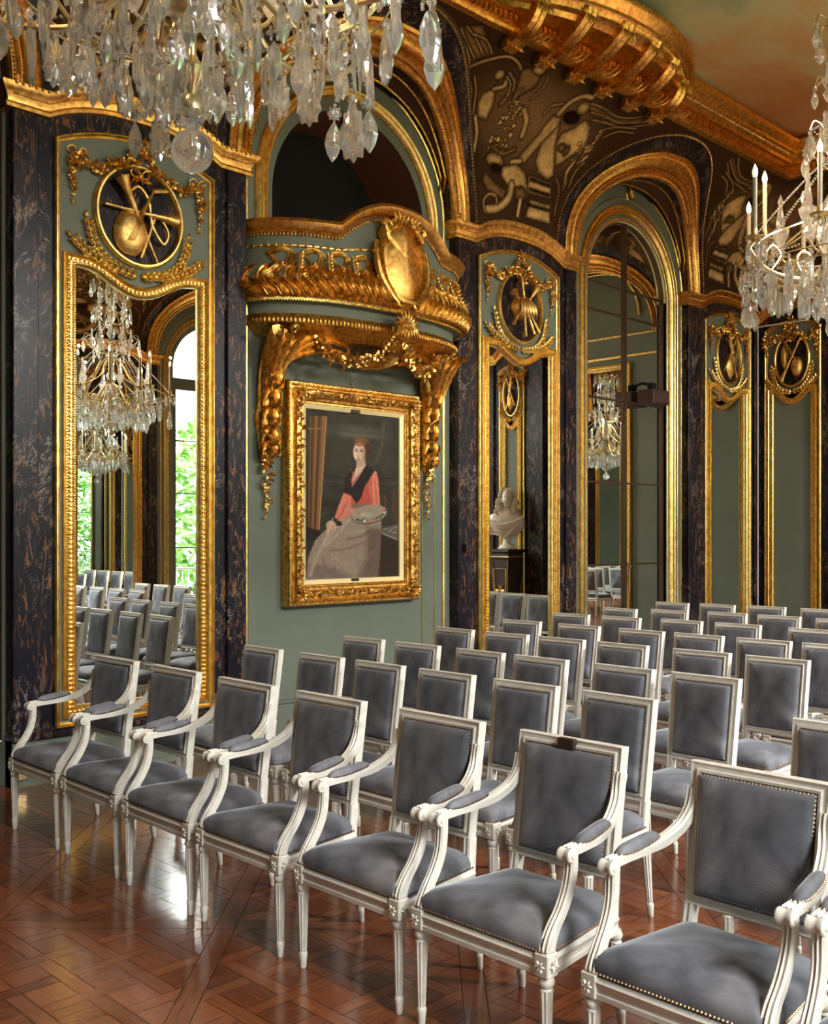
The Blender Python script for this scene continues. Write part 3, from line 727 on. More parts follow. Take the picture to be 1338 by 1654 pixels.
# left wall: piers and bays
for c in PIERS: pier('left', c, -.98 if c > 12 else -.925, XE - c if c > 12 else .925, .585 if c > 12 else .635)
arched_wall('left', BAYS[0], BH + .06, 0, 0, 0, 'wall_left', 'plain green bay of the long wall near the camera')
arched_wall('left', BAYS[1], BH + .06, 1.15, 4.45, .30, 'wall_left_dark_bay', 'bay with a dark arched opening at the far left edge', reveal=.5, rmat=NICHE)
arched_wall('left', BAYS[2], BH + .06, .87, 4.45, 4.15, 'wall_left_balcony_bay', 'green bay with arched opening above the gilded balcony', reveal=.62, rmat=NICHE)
arched_wall('left', BAYS[3], BH + .06, .80, 4.46, 0, 'wall_left_door_bay', 'green bay around the tall mirrored arched doors', reveal=.07)
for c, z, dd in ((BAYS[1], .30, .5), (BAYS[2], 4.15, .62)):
    mb = MB(); y1 = .09 + dd; mb.add([(-1.3, y1, z-.1), (1.3, y1, z-.1), (1.3, y1, 5.9), (-1.3, y1, 5.9)], [(0, 1, 2, 3)]); mb.add([(-1.3, .095, z), (1.3, .095, z), (1.3, y1, z), (-1.3, y1, z)], [(0, 1, 2, 3)])  # black sheet put in for the unlit depth behind each opening
    st(mb.build('wall_niche_back', BLACK, None, 0, xf('left', c)[0]), 'flat black sheet standing in for the unlit depth of an arched niche')
mb = MB(); arch_frame(mb, [(.925, -.09), (.925, -.07), (.94, -.05), (.965, -.045), (.98, -.06), (.99, -.045), (1.01, -.04), (1.03, -.055), (1.045, -.07), (1.045, -.09)], 4.5, 4.15)
trim(mb, GOLD, xf('left', BAYS[2])[0], 0, 'gilded moulding around the dark opening over the balcony')
bay_lines('left', BAYS[2], [(1.125, 4.58, .014)]); bay_lines('left', BAYS[3], [(1.125, 4.58, .014), (1.04, 4.48, .006)]); bay_lines('left', BAYS[0], [(1.125, 4.58, .014)])
mb = MB(); mb.box(.84, .845, .079, .09, 0, 4.1); mb.box(1.0, 1.005, .082, .09, 0, 4.1); trim(mb, GOLD, xf('left', BAYS[2])[0], 0, 'fine vertical lines right of the portrait')
mb = MB()
for k in range(8):
    a = 2*PI*k/8; mb.leaf((0, .075, 5.585), (math.cos(a), -.2, math.sin(a)), (0, -1, 0), .05, .035, .4)
mb.ball((0, .06, 5.585), .018, 8); mb.lathe([(.062, 0), (.078, .012), (.07, .02), (.058, .012)], 24, Matrix.Translation((0, .09, 5.585)) @ Matrix.Rotation(PI/2, 4, 'X'))
trim(mb, GOLD, xf('left', BAYS[3])[0], 0, 'small gilded rosette above the mirrored doors')

# mirrored door pair
def glazed(wall, c, name, label, glass, metal, bars, transom, back=.0):
    loc, rot = xf(wall, c); mb = MB(); arch_frame(mb, [(r, o - back) for r, o in GL_PROF], 4.46, 0.0)
    root = mb.build(name, GOLD, None, 35, loc, (0, 0, rot)); st(root, label)
    y = .16 + back; mb = MB(); N = 40; pts = [(-.80, y, .02)] + [(-.80*math.cos(PI*i/N), y, 4.46 + .80*math.sin(PI*i/N)) for i in range(N+1)] + [(.80, y, .02)]
    mb.add(pts, [tuple(range(len(pts)))[::-1]]); g = mb.build('glass', glass, root, 0)
    mb = MB(); mb.grid([[(x*k_, y - dy, lerp(z, 4.46, 0) if k_ == 1 else (4.46 + (z - 4.46)*k_ if z > 4.46 else z)) for x, _, z in pts] for k_, dy in ((1, .0), (1, .03), (.975, .03), (.975, .0))], flip=True)
    mb.box(-.018, .018, y - .03, y, 0, 5.25); 
    if transom:
        mb.box(-.8, .8, y - .05, y, 4.12, 4.32, c=.01); mb.box(-.05, .05, y - .04, y, 0, 4.15, c=.008)
        for sx in (-1, 1): mb.box(min(sx*.8, sx*.71), max(sx*.8, sx*.71), y - .035, y, 0, 4.15, c=.006)
    mb.build('window_frame' if transom else 'door_frame', metal, root)
    for z in bars:
        mb = MB(); mb.box(-.8, .8, y - .022, y, z - .011, z + .011, c=.004); mb.build('glazing_bar', metal, root)
    mb = MB(); mb.tube([(.03, y - .05, 1.0), (.03, y - .05, 1.32)], .012, 8); mb.ball((.03, y - .06, 1.28), .022, 8); mb.box(.015, .045, y - .045, y, 1.14, 1.18); mb.build('handle', BRASS, root)
    return root
BARMETAL = mat('dark_bronze_bars', (0.10, 0.055, 0.03), 0.4, 0.6)
glazed('left', BAYS[3], 'door_1', 'tall arched double door glazed with mirror panes', MIRROR, BARMETAL, [4.18, 3.20, 2.25, 1.31, 4.49], False)

# window wall
for i, c in enumerate(PIERS): pier('right', c, -.925 if c < 12 else -(XE - c), .925 if c < 12 else .98)
for i, c in enumerate(BAYS):
    if i == 0: arched_wall('right', c, BH + .06, 0, 0, 0, 'wall_right', 'green bay of the window wall behind the camera'); bay_lines('right', c, [(1.125, 4.58, .014)]); continue
    arched_wall('right', c, BH + .06, .80, 4.46, 0, 'wall_right_window_bay', 'green bay around a tall arched window, number %d from the camera end' % i, reveal=.45)
    bay_lines('right', c, [(1.125, 4.58, .014), (1.04, 4.48, .006)], skirt=False)
    glazed('right', c, 'window_%d' % i, 'tall arched window of the window wall, number %d from the camera end' % i, PANE, WINFRAME, [3.25, 2.35, 1.42], True, .02)
    for sx in (-1, 1):
        mb = MB(); mb.box(min(sx*1.19, sx*.99), max(sx*1.19, sx*.99), .06, .09, 0, .3); trim(mb, GREEN, *xf('right', c), 'green skirting beside a window')
    loc, rot = xf('right', c); t = thing('window_balustrade', 'pale iron balustrade outside the arched window, %s of three along the window wall' % ['', 'first', 'second', 'third'][i], 'railing', loc, rot, 'window balustrades'); mb = MB()
    mb.box(-.95, .95, .62, .66, 1.02, 1.06, c=.008); mb.box(-.95, .95, .63, .65, .12, .15); mb.build('rail', IRON, t)
    mb = MB()
    for k in range(15):
        x = -.9 + k*.13; mb.tube([(x, .64, -.0), (x, .64, 1.03)], .009, 6)
        if k < 14: mb.tube([(x + .065 + .045*math.cos(a), .64, .6 + .16*math.sin(a)) for a in [2*PI*q/16 for q in range(16)]], .007, 5, closed=True)
    mb.build('balusters', IRON, t)

# far end wall
pier('back', 6.19, -(D - 6.19), .60, .385, .62)
pier('back', 2.40, -.65, .65, .27, .5)
pier('back', -1.30, -.50, .60, .385, .62)
for c in (4.33, .47):
    hw = 1.275
    arched_wall('back', c, hw + .02, 0, 0, 0, 'wall_back', 'green bay of the far end wall with a tall mirror')
    loc, rot = xf('back', c); mb = MB(); mb.box(-hw, hw, .045, .09, 4.30, 4.34, c=.008); mb.box(-hw, hw, .06, .09, 4.62, 4.65, c=.008)
    mb.tube(arch_path(.80, 4.9, 4.9, -.075), .022, 8); mb.tube(arch_path(1.02, 4.75, 4.75, -.08), .012, 6)
    trim(mb, GOLD, loc, rot, 'gilded arch and frieze lines over the end wall mirror')
    t = thing('wall_mirror', 'tall rectangular mirror in gilded frame on the far end wall, %s' % ('nearer the portrait wall' if c > 2 else 'nearer the windows'), 'mirror', (XE, c + .06, 0), -PI/2)
    L = [(-.60, .12), (.60, .12), (.60, 4.22), (-.60, 4.22)]
    mb = MB(); frame(mb, L, [(d, o - .09) for d, o in FR_PROF]); mb.build('frame', GOLD, t)
    mb = MB(); mb.add([(-.52, .078, .2), (.52, .078, .2), (.52, .078, 4.14), (-.52, .078, 4.14)], [(0, 1, 2, 3)]); mb.build('glass', MIRROR, t, 0)
# end wall behind the camera
mb = MB(); mb.add([(DW, 0, 0), (D, 0, 0), (D, 0, 4.7), (DW, 0, 4.7)], [(0, 1, 2, 3)]); mb.box(DW, D, -.05, 0, 4.46, 4.62, mi=1, c=.01); mb.box(DW, D, -.03, 0, 0, .3, mi=0)
for y in (DW + .3, 1.0, 3.8, D - .3): mb.box(y - .25, y + .25, -.04, 0, .3, 4.46, mi=2)
st(mb.build('wall_front', [GREEN, AGOLD, MARBLE], None, 35, *[xf('front', 0)[0]], (0, 0, PI/2)), 'green and marble end wall behind the camera')
# corner bead
mb = MB(); mb.tube([(XE - .02, D - .03, .3), (XE - .02, D - .03, 4.42)], .012, 6); mb.tube([(XE - .05, D - .02, 4.43), (XE - .05, D - .75, 4.43)], .012, 6)
TRIM[0] += 1; st(mb.build('trim_%d' % TRIM[0], WHITE), 'pale rod running up the far corner')

# ------------------------------------------------------------------ mirrors and trophies on the piers
OM = ['in the pier left of the balcony', 'in the pier between the balcony and the mirrored doors', 'in the pier next to the far corner']
wall_mirror('left', PIERS[1], 'tall gilt-framed pier mirror left of the balcony, reflecting the window and chandelier')
wall_mirror('left', PIERS[2], 'tall gilt-framed pier mirror between portrait and mirrored doors, showing the bust')
wall_mirror('left', PIERS[3], 'narrow gilt-framed pier mirror beside the far corner', mw=.535)
wall_mirror('back', 6.19, 'plain green panel in carved gilt frame on the far end wall', mw=.335, glass=False, name='gilt_wall_ornament', cat='wall panel')
wall_mirror('back', 2.40, 'narrow green panel in gilt frame behind the marble bust', mw=.20, glass=False, name='gilt_wall_ornament', cat='wall panel')
wall_mirror('back', -1.30, 'narrow green panel in gilt frame by the window corner', mw=.335, glass=False, name='gilt_wall_ornament', cat='wall panel')
wall_mirror('left', PIERS[0], 'gilt-framed pier mirror on the long wall nearest the camera')
for i, c in enumerate(PIERS):
    wall_mirror('right', c, 'gilt-framed pier mirror on the window wall, %s from the camera end' % ['first', 'second', 'third', 'last'][i])
    trophy('right', c, 'gilded music trophy over the %s window wall mirror from the camera end' % ['first', 'second', 'third', 'last'][i], i)
trophy('left', PIERS[0], 'gilded music trophy on the long wall nearest the camera', 2)
trophy('left', PIERS[1], 'gilded oval relief of lute and crossed trumpets left of the balcony', 0)
trophy('left', PIERS[2], 'gilded oval relief of bagpipe and pipes right of the balcony', 1)
trophy('left', PIERS[3], 'gilded oval relief with violin and flutes beside the far corner', 2, .9)
trophy('back', 6.19, 'gilded oval relief of mandolin crossed by a flute on the end wall', 3, .68)
trophy('back', 2.40, 'small gilded oval relief over the panel behind the bust', 2, .5)
trophy('back', -1.30, 'gilded oval relief over the panel by the window corner', 3, .68)

# ------------------------------------------------------------------ painted spandrels
SPANDREL=[('p','m',[(-1.68,1.642),(-1.457,1.74),(-1.134,1.55),(-1.259,1.453),(-1.289,1.333),(-1.411,1.364)]),('s','l',0.01,[(-1.633,1.631),(-1.474,1.54),(-1.298,1.453)]),('s','l',0.01,[(-1.59,1.665),(-1.424,1.608),(-1.234,1.51)]),('s','l',0.01,[(-1.484,1.631),(-1.317,1.637),(-1.159,1.556)]),('s','l',0.01,[(-1.536,1.546),(-1.376,1.454),(-1.269,1.355)]),('s','l',0.011,[(-1.224,1.28),(-1.097,1.174),(-1.024,1.036)]),('s','l',0.011,[(-1.163,1.302),(-1.05,1.189),(-0.949,1.001)]),('s','l',0.032,[(-1.299,1.345),(-1.152,1.486),(-0.976,1.594),(-0.815,1.578),(-0.73,1.536),(-0.617,1.571)]),('p','m',[(-0.736,1.542),(-0.609,1.644),(-0.473,1.559),(-0.446,1.448),(-0.53,1.335),(-0.583,1.204),(-0.634,1.331)]),('e','l',(-0.556,1.605),(0.076,0.044)),('s','l',0.022,[(-0.403,1.595),(-0.36,1.515),(-0.363,1.411),(-0.396,1.332)]),('s','l',0.014,[(-0.577,1.384),(-0.588,1.282),(-0.562,1.18)]),('p','l',[(-0.895,1.272),(-0.875,1.342),(-0.842,1.259),(-0.776,1.143),(-0.761,0.999),(-0.881,0.993),(-0.96,1.114),(-0.96,1.204)]),('e','l',(-0.921,1.413),(0.051,0.05)),('s','l',0.041,[(-0.879,1.277),(-0.791,1.34),(-0.816,1.411)]),('s','l',0.044,[(-0.907,0.985),(-0.807,0.858),(-0.774,0.701)]),('s','m',0.054,[(-0.828,1.456),(-0.696,1.407),(-0.671,1.302),(-0.694,1.184)]),('s','l',0.011,[(-0.84,1.468),(-0.716,1.416),(-0.662,1.337)]),('s','l',0.011,[(-0.828,1.423),(-0.731,1.377),(-0.681,1.266)]),('b','l',(-0.592,0.747,-0.398,1.265),60),('s','l',0.06,[(-0.384,1.214),(-0.276,1.129),(-0.23,0.988)]),('s','m',0.038,[(-0.553,0.799),(-0.386,0.771),(-0.25,0.849)]),('p','l',[(-0.003,1.28),(0.098,1.297),(0.169,1.201),(0.111,1.053),(-0.046,0.769),(-0.183,0.721),(-0.142,0.818),(-0.034,1.059)]),('p','l',[(0.15,1.245),(0.259,1.048),(0.386,0.847),(0.418,0.749),(0.347,0.694),(0.189,0.724),(0.091,0.818),(0.065,0.993),(0.131,1.14)]),('p','l',[(0.255,1.161),(0.372,1.265),(0.43,1.373),(0.567,1.329),(0.678,1.135),(0.567,1.004),(0.473,0.9),(0.396,0.85),(0.259,1.048)]),('e','d',(0.238,1.335),(0.108,0.068)),('e','l',(0.295,1.471),(0.078,0.071)),('e','m',(0.371,1.031),(0.06,0.044)),('e','m',(0.453,1.021),(0.036,0.052)),('s','l',0.062,[(0.054,1.317),(0.083,1.467),(0.176,1.575),(0.283,1.597)]),('s','l',0.017,[(-0.121,1.258),(-0.114,1.345),(0.012,1.424)]),('s','l',0.05,[(-0.114,0.767),(-0.232,0.731)]),('s','m',0.06,[(0.382,1.503),(0.585,1.501),(0.883,1.512),(1.288,1.683)]),('s','l',0.015,[(0.336,1.542),(0.521,1.554),(0.797,1.54),(1.022,1.613),(1.211,1.738)]),('s','l',0.012,[(0.428,1.464),(0.652,1.488),(0.9,1.499),(1.307,1.669)]),('s','l',0.012,[(0.521,1.404),(0.716,1.434),(0.987,1.471),(1.289,1.62)]),('s','l',0.013,[(0.714,1.322),(0.875,1.432),(1.155,1.511)]),('s','l',0.013,[(0.831,1.287),(0.961,1.404),(1.169,1.456)]),('b','l',(0.757,1.107,0.759,1.374),22),('b','l',(0.589,0.946,0.771,1.145),20),('s','l',0.038,[(0.642,0.944),(0.6,0.823),(0.638,0.71)]),('s','l',0.021,[(0.769,0.977),(0.718,0.837),(0.713,0.712)]),('e','l',(-0.469,0.687),(0.12,0.062)),('e','d',(-0.425,0.627),(0.082,0.039)),('p','l',[(-0.336,0.656),(-0.162,0.726),(-0.003,0.678),(0.105,0.528),(0.089,0.437),(-0.114,0.522),(-0.225,0.511),(-0.33,0.572)]),('p','m',[(-0.571,0.571),(-0.422,0.494),(-0.214,0.456),(-0.268,0.358),(-0.493,0.393),(-0.591,0.469)]),('s','l',0.083,[(-0.161,0.526),(-0.182,0.392),(-0.328,0.265),(-0.491,0.215)]),('e','m',(-0.011,0.473),(0.093,0.07)),('s','l',0.048,[(-0.002,0.417),(-0.033,0.248)]),('s','l',0.026,[(-0.353,0.31),(-0.381,0.369),(-0.479,0.361),(-0.548,0.281),(-0.523,0.187)]),('p','l',[(0.058,0.671),(0.424,0.675),(0.461,0.526),(0.094,0.504)]),('s','d',0.014,[(0.106,0.638),(0.406,0.641)]),('s','d',0.014,[(0.124,0.547),(0.423,0.555)]),('p','l',[(0.146,0.449),(0.475,0.462),(0.488,0.275),(0.095,0.261)]),('s','d',0.015,[(0.119,0.392),(0.455,0.405)]),('s','m',0.035,[(0.476,0.732),(0.571,0.634),(0.557,0.389)])]
def seg_dist(X, Y, pts):
    d = np.full(X.shape, 1e9)
    for (x0, y0), (x1, y1) in zip(pts[:-1], pts[1:]):
        dx, dy = x1-x0, y1-y0; L = dx*dx+dy*dy + 1e-12; t = np.clip(((X-x0)*dx+(Y-y0)*dy)/L, 0, 1)
        d = np.minimum(d, np.hypot(X-x0-t*dx, Y-y0-t*dy))
    return d
def in_poly(X, Y, pts):
    ins = np.zeros(X.shape, bool); n = len(pts)
    for i in range(n):
        x0, y0 = pts[i]; x1, y1 = pts[(i+1) % n]
        if y0 == y1: continue
        c = ((y0 > Y) != (y1 > Y)) & (X < (x1-x0)*(Y-y0)/(y1-y0)+x0); ins ^= c
    return ins
def sdf_poly(X, Y, pts):
    d = seg_dist(X, Y, list(pts)+[pts[0]]); return np.where(in_poly(X, Y, pts), -d, d)
def over(C, col, a): 
    for k in range(3): C[..., k] = C[..., k]*(1-a) + col[k]*a
def sstep(v, a, b): t = np.clip((v-a)/(b-a), 0, 1); return t*t*(3-2*t)
def vnoise(X, Y, sc, seed=0):
    rg = np.random.RandomState(seed); G = rg.rand(64, 64); x = X*sc; y = Y*sc; xi = np.floor(x).astype(int); yi = np.floor(y).astype(int); fx = x-xi; fy = y-yi
    fx = fx*fx*(3-2*fx); fy = fy*fy*(3-2*fy); g = lambda a, b: G[a % 64, b % 64]
    return (g(xi, yi)*(1-fx)+g(xi+1, yi)*fx)*(1-fy)+(g(xi, yi+1)*(1-fx)+g(xi+1, yi+1)*fx)*fy
TL = (0.85, 0.55, 0.235); TM = (0.34, 0.185, 0.07); TD = (0.034, 0.014, 0.006)
def paint_spandrel(X, S_, flip):
    if flip: X = -X
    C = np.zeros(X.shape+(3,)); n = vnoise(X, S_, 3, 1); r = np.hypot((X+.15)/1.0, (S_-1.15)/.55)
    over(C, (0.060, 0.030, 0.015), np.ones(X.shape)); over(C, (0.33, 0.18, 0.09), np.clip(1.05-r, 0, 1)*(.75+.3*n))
    n3 = vnoise(X, S_, 13, 7)*.6+vnoise(X, S_, 31, 9)*.4; st_ = .5+.5*np.sin((X*.9-S_*1.3)*150+8*n3)
    over(C, (0.015, 0.008, 0.005), .35*st_*(.3+.7*n3))
    hat = .5+.5*np.sin((X*1.0+S_*1.2)*230)
    rg = random.Random(4)
    for it in SPANDREL:
        col = {'l': TL, 'm': TM, 'd': TD}[it[1]]
        if it[0] == 'p': sd = sdf_poly(X, S_, it[2]); w = .05
        elif it[0] == 's':
            w = max(.011, it[2]*.5); pts = [tuple(p)[:2] for p in smooth_path([(a, b, 0) for a, b in it[3]], 5)]; sd = seg_dist(X, S_, pts) - w
        elif it[0] == 'e': sd = (np.hypot((X-it[2][0])/max(.02, it[3][0]), (S_-it[2][1])/max(.02, it[3][1]))-1)*min(it[3]); w = min(it[3])
        else:
            x0, y0, x1, y1 = it[2]; sd = None
            for _ in range(it[3]):
                cx, cy = rg.uniform(min(x0, x1)-.02, max(x0, x1)+.02), rg.uniform(y0, y1); q = np.hypot(X-cx, S_-cy)-rg.uniform(.012, .026)
                over(C, TD, sstep(-q, -.016, 0)*.9); over(C, TL, sstep(-q, 0.0, .012)*.95)
            continue
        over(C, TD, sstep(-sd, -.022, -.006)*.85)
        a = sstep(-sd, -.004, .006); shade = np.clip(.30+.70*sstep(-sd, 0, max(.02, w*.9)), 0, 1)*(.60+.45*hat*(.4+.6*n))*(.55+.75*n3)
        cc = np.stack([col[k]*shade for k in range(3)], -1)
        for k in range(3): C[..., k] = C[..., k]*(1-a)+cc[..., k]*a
    return C
def spandrel(wall, c, label, xl, xr, flip, step=.03, aw=1.37, bw=1.26, dl=4.23/2, dr=4.23/2, clampx=None, dark=1.0):
    loc, rot = xf(wall, c); xs = np.arange(xl, xr+1e-6, step); NR = int(1.5/step)+8; rows = []; S2 = []
    for x in xs:
        h = max(4.64 + hump(x) + .0, 4.66)
        for ax in (-dl, dr): h = max(h, arch_h(x-ax, aw+.13, bw+.13))
        s0 = s_of_h(h); ss = np.linspace(s0, 1.83, NR) if s0 < 1.82 else np.full(NR, 1.83); S2.append(ss)
        rows.append([cove_pt(x, h_of_s(s), .006, clampx) for s in ss])
    S2 = np.array(S2); X = np.repeat(xs[:, None], NR, 1); C = paint_spandrel(X, S2, flip)*dark
    mb = MB(); mb.grid(rows); o = mb.build('spandrel_painting', TAPESTRY, None, 180, loc, (0, 0, rot)); tag(o, label, 'mural')
    a = o.data.color_attributes.new('paint', 'FLOAT_COLOR', 'POINT'); CC = np.concatenate([C, np.ones(C.shape[:2]+(1,))], -1).reshape(-1, 4).astype(np.float32); a.data.foreach_set('color', CC.ravel())
    return o
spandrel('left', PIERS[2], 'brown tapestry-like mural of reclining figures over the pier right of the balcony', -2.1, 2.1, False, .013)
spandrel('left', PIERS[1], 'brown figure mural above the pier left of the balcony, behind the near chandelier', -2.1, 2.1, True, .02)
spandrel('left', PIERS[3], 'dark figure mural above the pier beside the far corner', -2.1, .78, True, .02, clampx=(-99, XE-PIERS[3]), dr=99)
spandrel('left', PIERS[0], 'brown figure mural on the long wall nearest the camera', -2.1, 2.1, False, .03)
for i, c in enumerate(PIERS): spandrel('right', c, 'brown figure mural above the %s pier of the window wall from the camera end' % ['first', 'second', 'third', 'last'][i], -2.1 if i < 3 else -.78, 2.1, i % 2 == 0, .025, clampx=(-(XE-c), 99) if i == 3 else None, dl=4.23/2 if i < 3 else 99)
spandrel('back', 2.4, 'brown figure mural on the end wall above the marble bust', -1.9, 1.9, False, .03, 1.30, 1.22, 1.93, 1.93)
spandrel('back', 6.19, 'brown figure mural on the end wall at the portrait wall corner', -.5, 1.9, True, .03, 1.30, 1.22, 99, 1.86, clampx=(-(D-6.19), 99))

# ------------------------------------------------------------------ balcony
BC = BAYS[2]
BZ = [3.24, 3.30, 3.33, 3.36, 3.40, 3.41, 3.49, 3.50, 3.53, 3.57, 3.62, 3.68, 3.75, 3.83, 3.89, 3.92, 3.93, 4.02, 4.04, 4.06, 4.10, 4.13, 4.14]
BP = [.30, .40, .45, .46, .44, .42, .43, .50, .53, .565, .575, .555, .51, .475, .465, .475, .46, .46, .50, .53, .55, .53, .47]
def bal(t, z, e=0.0):
    Pz = interp(z, BZ, BP); W = 1.12 + (Pz-.42)*.9; q = max(0.0, 1-abs(t)**2.6)
    up = .25*max(0, 1-(abs(t)/.50)**2.4)*min(1, max(0, (z-3.90)/.12))
    o = -.09 + (Pz+.09)*q**.55 + e; return (t*(W+e*abs(t)), -o, z+up)
bt = thing('balcony', 'gilded swelling balcony with large cartouche high above the portrait', 'balcony', (BC, D, 0))
TS = [math.sin(PI/2*u)*(1-.0) for u in np.linspace(-1, 1, 81)]; TS = [math.copysign(abs(u)**.9, u) for u in TS]
def band(z0, z1, n, name, m, e=0.0):
    mb = MB(); zs = [z for z in BZ if z0-1e-6 < z < z1+1e-6]; zz = sorted(set([z0, z1]+zs)); mb.grid([[bal(t, z, e) for t in TS] for z in zz]); return mb.build(name, m, bt) if name else mb
mb = band(4.03, 4.14, 4, None, None); mb.grid([[bal(t, 4.14) for t in TS], [(bal(t, 4.14)[0]*.97, bal(t, 4.14)[1]*.6+.03, bal(t, 4.14)[2]+.0) for t in TS], [(bal(t, 4.14)[0]*.95, .0, bal(t, 4.14)[2]-.02) for t in TS]])
for p in resample([bal(t, 4.015, .012) for t in TS], .030): mb.ball(p, .013, 6, m=4)
mb.build('top_rail', AGOLD, bt)
band(3.57, 4.03, 6, 'parapet', GREEN)
band(3.41, 3.50, 3, 'lower_band', GREEN)
mb = band(3.24, 3.41, 4, None, None)
for p in resample([bal(t, 3.35, .004) for t in TS], .034): mb.ball(p, (.014, .014, .022), 6, m=4)
mb.build('lower_moulding', CGOLD, bt)
mb = MB()
mb.tube([bal(t, 3.925, .006) for t in TS], .011, 6)
for p in resample([bal(t, 3.925, .014) for t in TS], .06): mb.ball(p, .015, 6, m=4)
mb.build('bead_line', GOLD, bt)
mb = MB(); pts = resample([bal(t, 3.505, .006) for t in TS], .022)
for i, p in enumerate(pts[:-1]):
    q = pts[i+1]; mb.tube([(p[0], p[1], p[2]-.012), (q[0], q[1], q[2]+.012)], .012, 5)
mb.build('rope_moulding', GOLD, bt)
# leafy swelling and strapwork
def bn(t, z):
    a = Vector(bal(t+.01, z)) - Vector(bal(t-.01, z)); b = Vector(bal(t, z+.01)) - Vector(bal(t, z-.01)); n = a.cross(b).normalized()
    return n if n.y < 0 else -n
N = 34; tor = {-1: MB(), 1: MB()}
for i in range(N):
    t = -.97 + 1.94*i/(N-1)
    if abs(t) < .10: continue
    sg = -1 if t < 0 else 1; mb = tor[sg]; cl = lambda v: max(-.985, min(.985, v))
    pth = [(t - sg*.045, 3.53), (t - sg*.01, 3.575), (t + sg*.015, 3.63), (t + sg*.022, 3.69), (t + sg*.01, 3.74), (t - sg*.015, 3.775)]
    mb.frond([bal(cl(a_), z_, .004) for a_, z_ in pth], .105, bn(max(-.93, min(.93, t)), 3.62), ridge=.26, lobes=3, n=18)
    pth = [(t - sg*.07, 3.53), (t - sg*.055, 3.58), (t - sg*.03, 3.62), (t + sg*.0, 3.655)]
    mb.frond([bal(cl(a_), z_, .016) for a_, z_ in pth], .06, bn(max(-.93, min(.93, t)), 3.6), ridge=.35, lobes=2, n=10)
for sg in (-1, 1): tor[sg].build('acanthus_leaves', CGOLD, bt)
band(3.50, 3.575, 2, 'torus_core', AGOLD)
stp = {-1: MB(), 1: MB()}
for t0 in (-.86, -.68, -.50, -.32, .36, .54, .72, .88):
    sg = -1 if t0 < 0 else 1; mb = stp[sg]
    for dz, r in ((0, .013), (.03, .011), (-.03, .011)):
        pth = [(t0+sg*.10, 3.66), (t0+sg*.04, 3.70+dz), (t0+sg*.02, 3.78+dz*.5), (t0 + sg*(.06+dz*.3), 3.86+dz*.5), (t0, 3.895+dz*.4), (t0-sg*(.055+dz*.5), 3.86), (t0-sg*(.045+dz*.5), 3.79), (t0-sg*(.06+dz*.4), 3.72), (t0-sg*.14, 3.64)]
        sp = smooth_path([(a, b, 0) for a, b in pth], 6); mb.tube([bal(max(-.985, min(.985, p.x)), p.y, .006) for p in sp], r, 5)
    for k in range(5):
        tt = t0-sg*.10; p = bal(max(-.98, min(.98, tt)), 3.72+.032*k, .01)
        for sx in (-1, 1): mb.leaf(p, (sx*.7, -.2, .7), bn(tt if abs(tt) < .95 else .9*sg, 3.75), .05, .024, .3, n=4)
    mb.ball(bal(t0-sg*.01, 3.77, .006), (.03, .02, .03), 8)
for sg in (-1, 1): stp[sg].build('strapwork', CGOLD, bt)
# underside with shell
mb = MB(); rows = [[bal(t, 3.24) for t in TS]]
for k, z in ((.8, 3.232), (.55, 3.225), (.3, 3.22), (.0, 3.215)): rows.append([(bal(t, 3.24)[0]*(.9*k+.08), bal(t, 3.24)[1]*k + .0, z) for t in TS])
mb.grid(rows, flip=True)
for i in range(15):
    a = PI*(.08+.84*i/14); mb.leaf((0, .03, 3.12), (math.cos(a)*1.0, -.72*math.sin(a), .22), (0, -.3, -1), .36, .085, .10, n=8, ridge=.3)
mb.build('shell_soffit', AGOLD, bt)
# cartouche
ct = MB(); Fy = lambda x, z, o: (x, -.50 - o - .10*max(0, 3.95-z) + .06*abs(x), z)
SH = [(0, 3.585), (.09, 3.60), (.13, 3.66), (.185, 3.74), (.215, 3.86), (.21, 3.98), (.17, 4.06), (.185, 4.13), (.12, 4.19), (.05, 4.235), (0, 4.25), (-.05, 4.235), (-.12, 4.19), (-.185, 4.13), (-.17, 4.06), (-.21, 3.98), (-.215, 3.86), (-.185, 3.74), (-.13, 3.66), (-.09, 3.60)]
SHs = [(p.x, p.y) for p in smooth_path([(a, b, 0) for a, b in SH+[SH[0]]], 4)][:-1]
ct.dome(SHs, .05, Fy, 6, edge=.04); cart = ct.build('cartouche', AGOLD, bt)
mb = MB(); frame(mb, SHs, [(-.045, 0), (-.05, .04), (-.03, .085), (-.005, .095), (.012, .075), (.02, .04)], fn=Fy)
for sx in (-1, 1):
    mb.tube([Fy(sx*(.19+.045*math.cos(a)*(1-a/14)), 4.17+.055*math.sin(a)*(1-a/14), .07) for a in [k*.5 for k in range(15)]], .022, 8)
    mb.tube(smooth_path([Fy(sx*.27, 4.05, .03), Fy(sx*.29, 3.9, .05), Fy(sx*.26, 3.75, .05), Fy(sx*.18, 3.62, .06), Fy(sx*.10, 3.55, .06)], 5), [.02+.012*math.sin(k/20*PI) for k in range(21)], 8)
    mb.tube([Fy(sx*(.09+.03*math.cos(a)), 3.56+.03*math.sin(a), .07) for a in [k*.5 for k in range(13)]], .014, 6)
for k in range(7): mb.leaf(Fy(-.10+k*.033, 4.20, .05), (-.5+k*.166, -.25, .9), (0, -1, 0), .11, .045, .3, n=5, lobes=1)
for k in range(14): mb.ball(Fy(.02+.012*k, 4.235-.011*k+.012*math.sin(k*2), .10), .020, 6)
mb.box(-.09, .09, -.60, -.52, 3.575, 3.60, c=.008); mb.box(-.075, .075, -.605, -.52, 3.545, 3.57, c=.008)
mb.ball(Fy(0, 4.15, .055), .02, 8); mb.build('cartouche_frame', CGOLD, cart)
mb = MB()
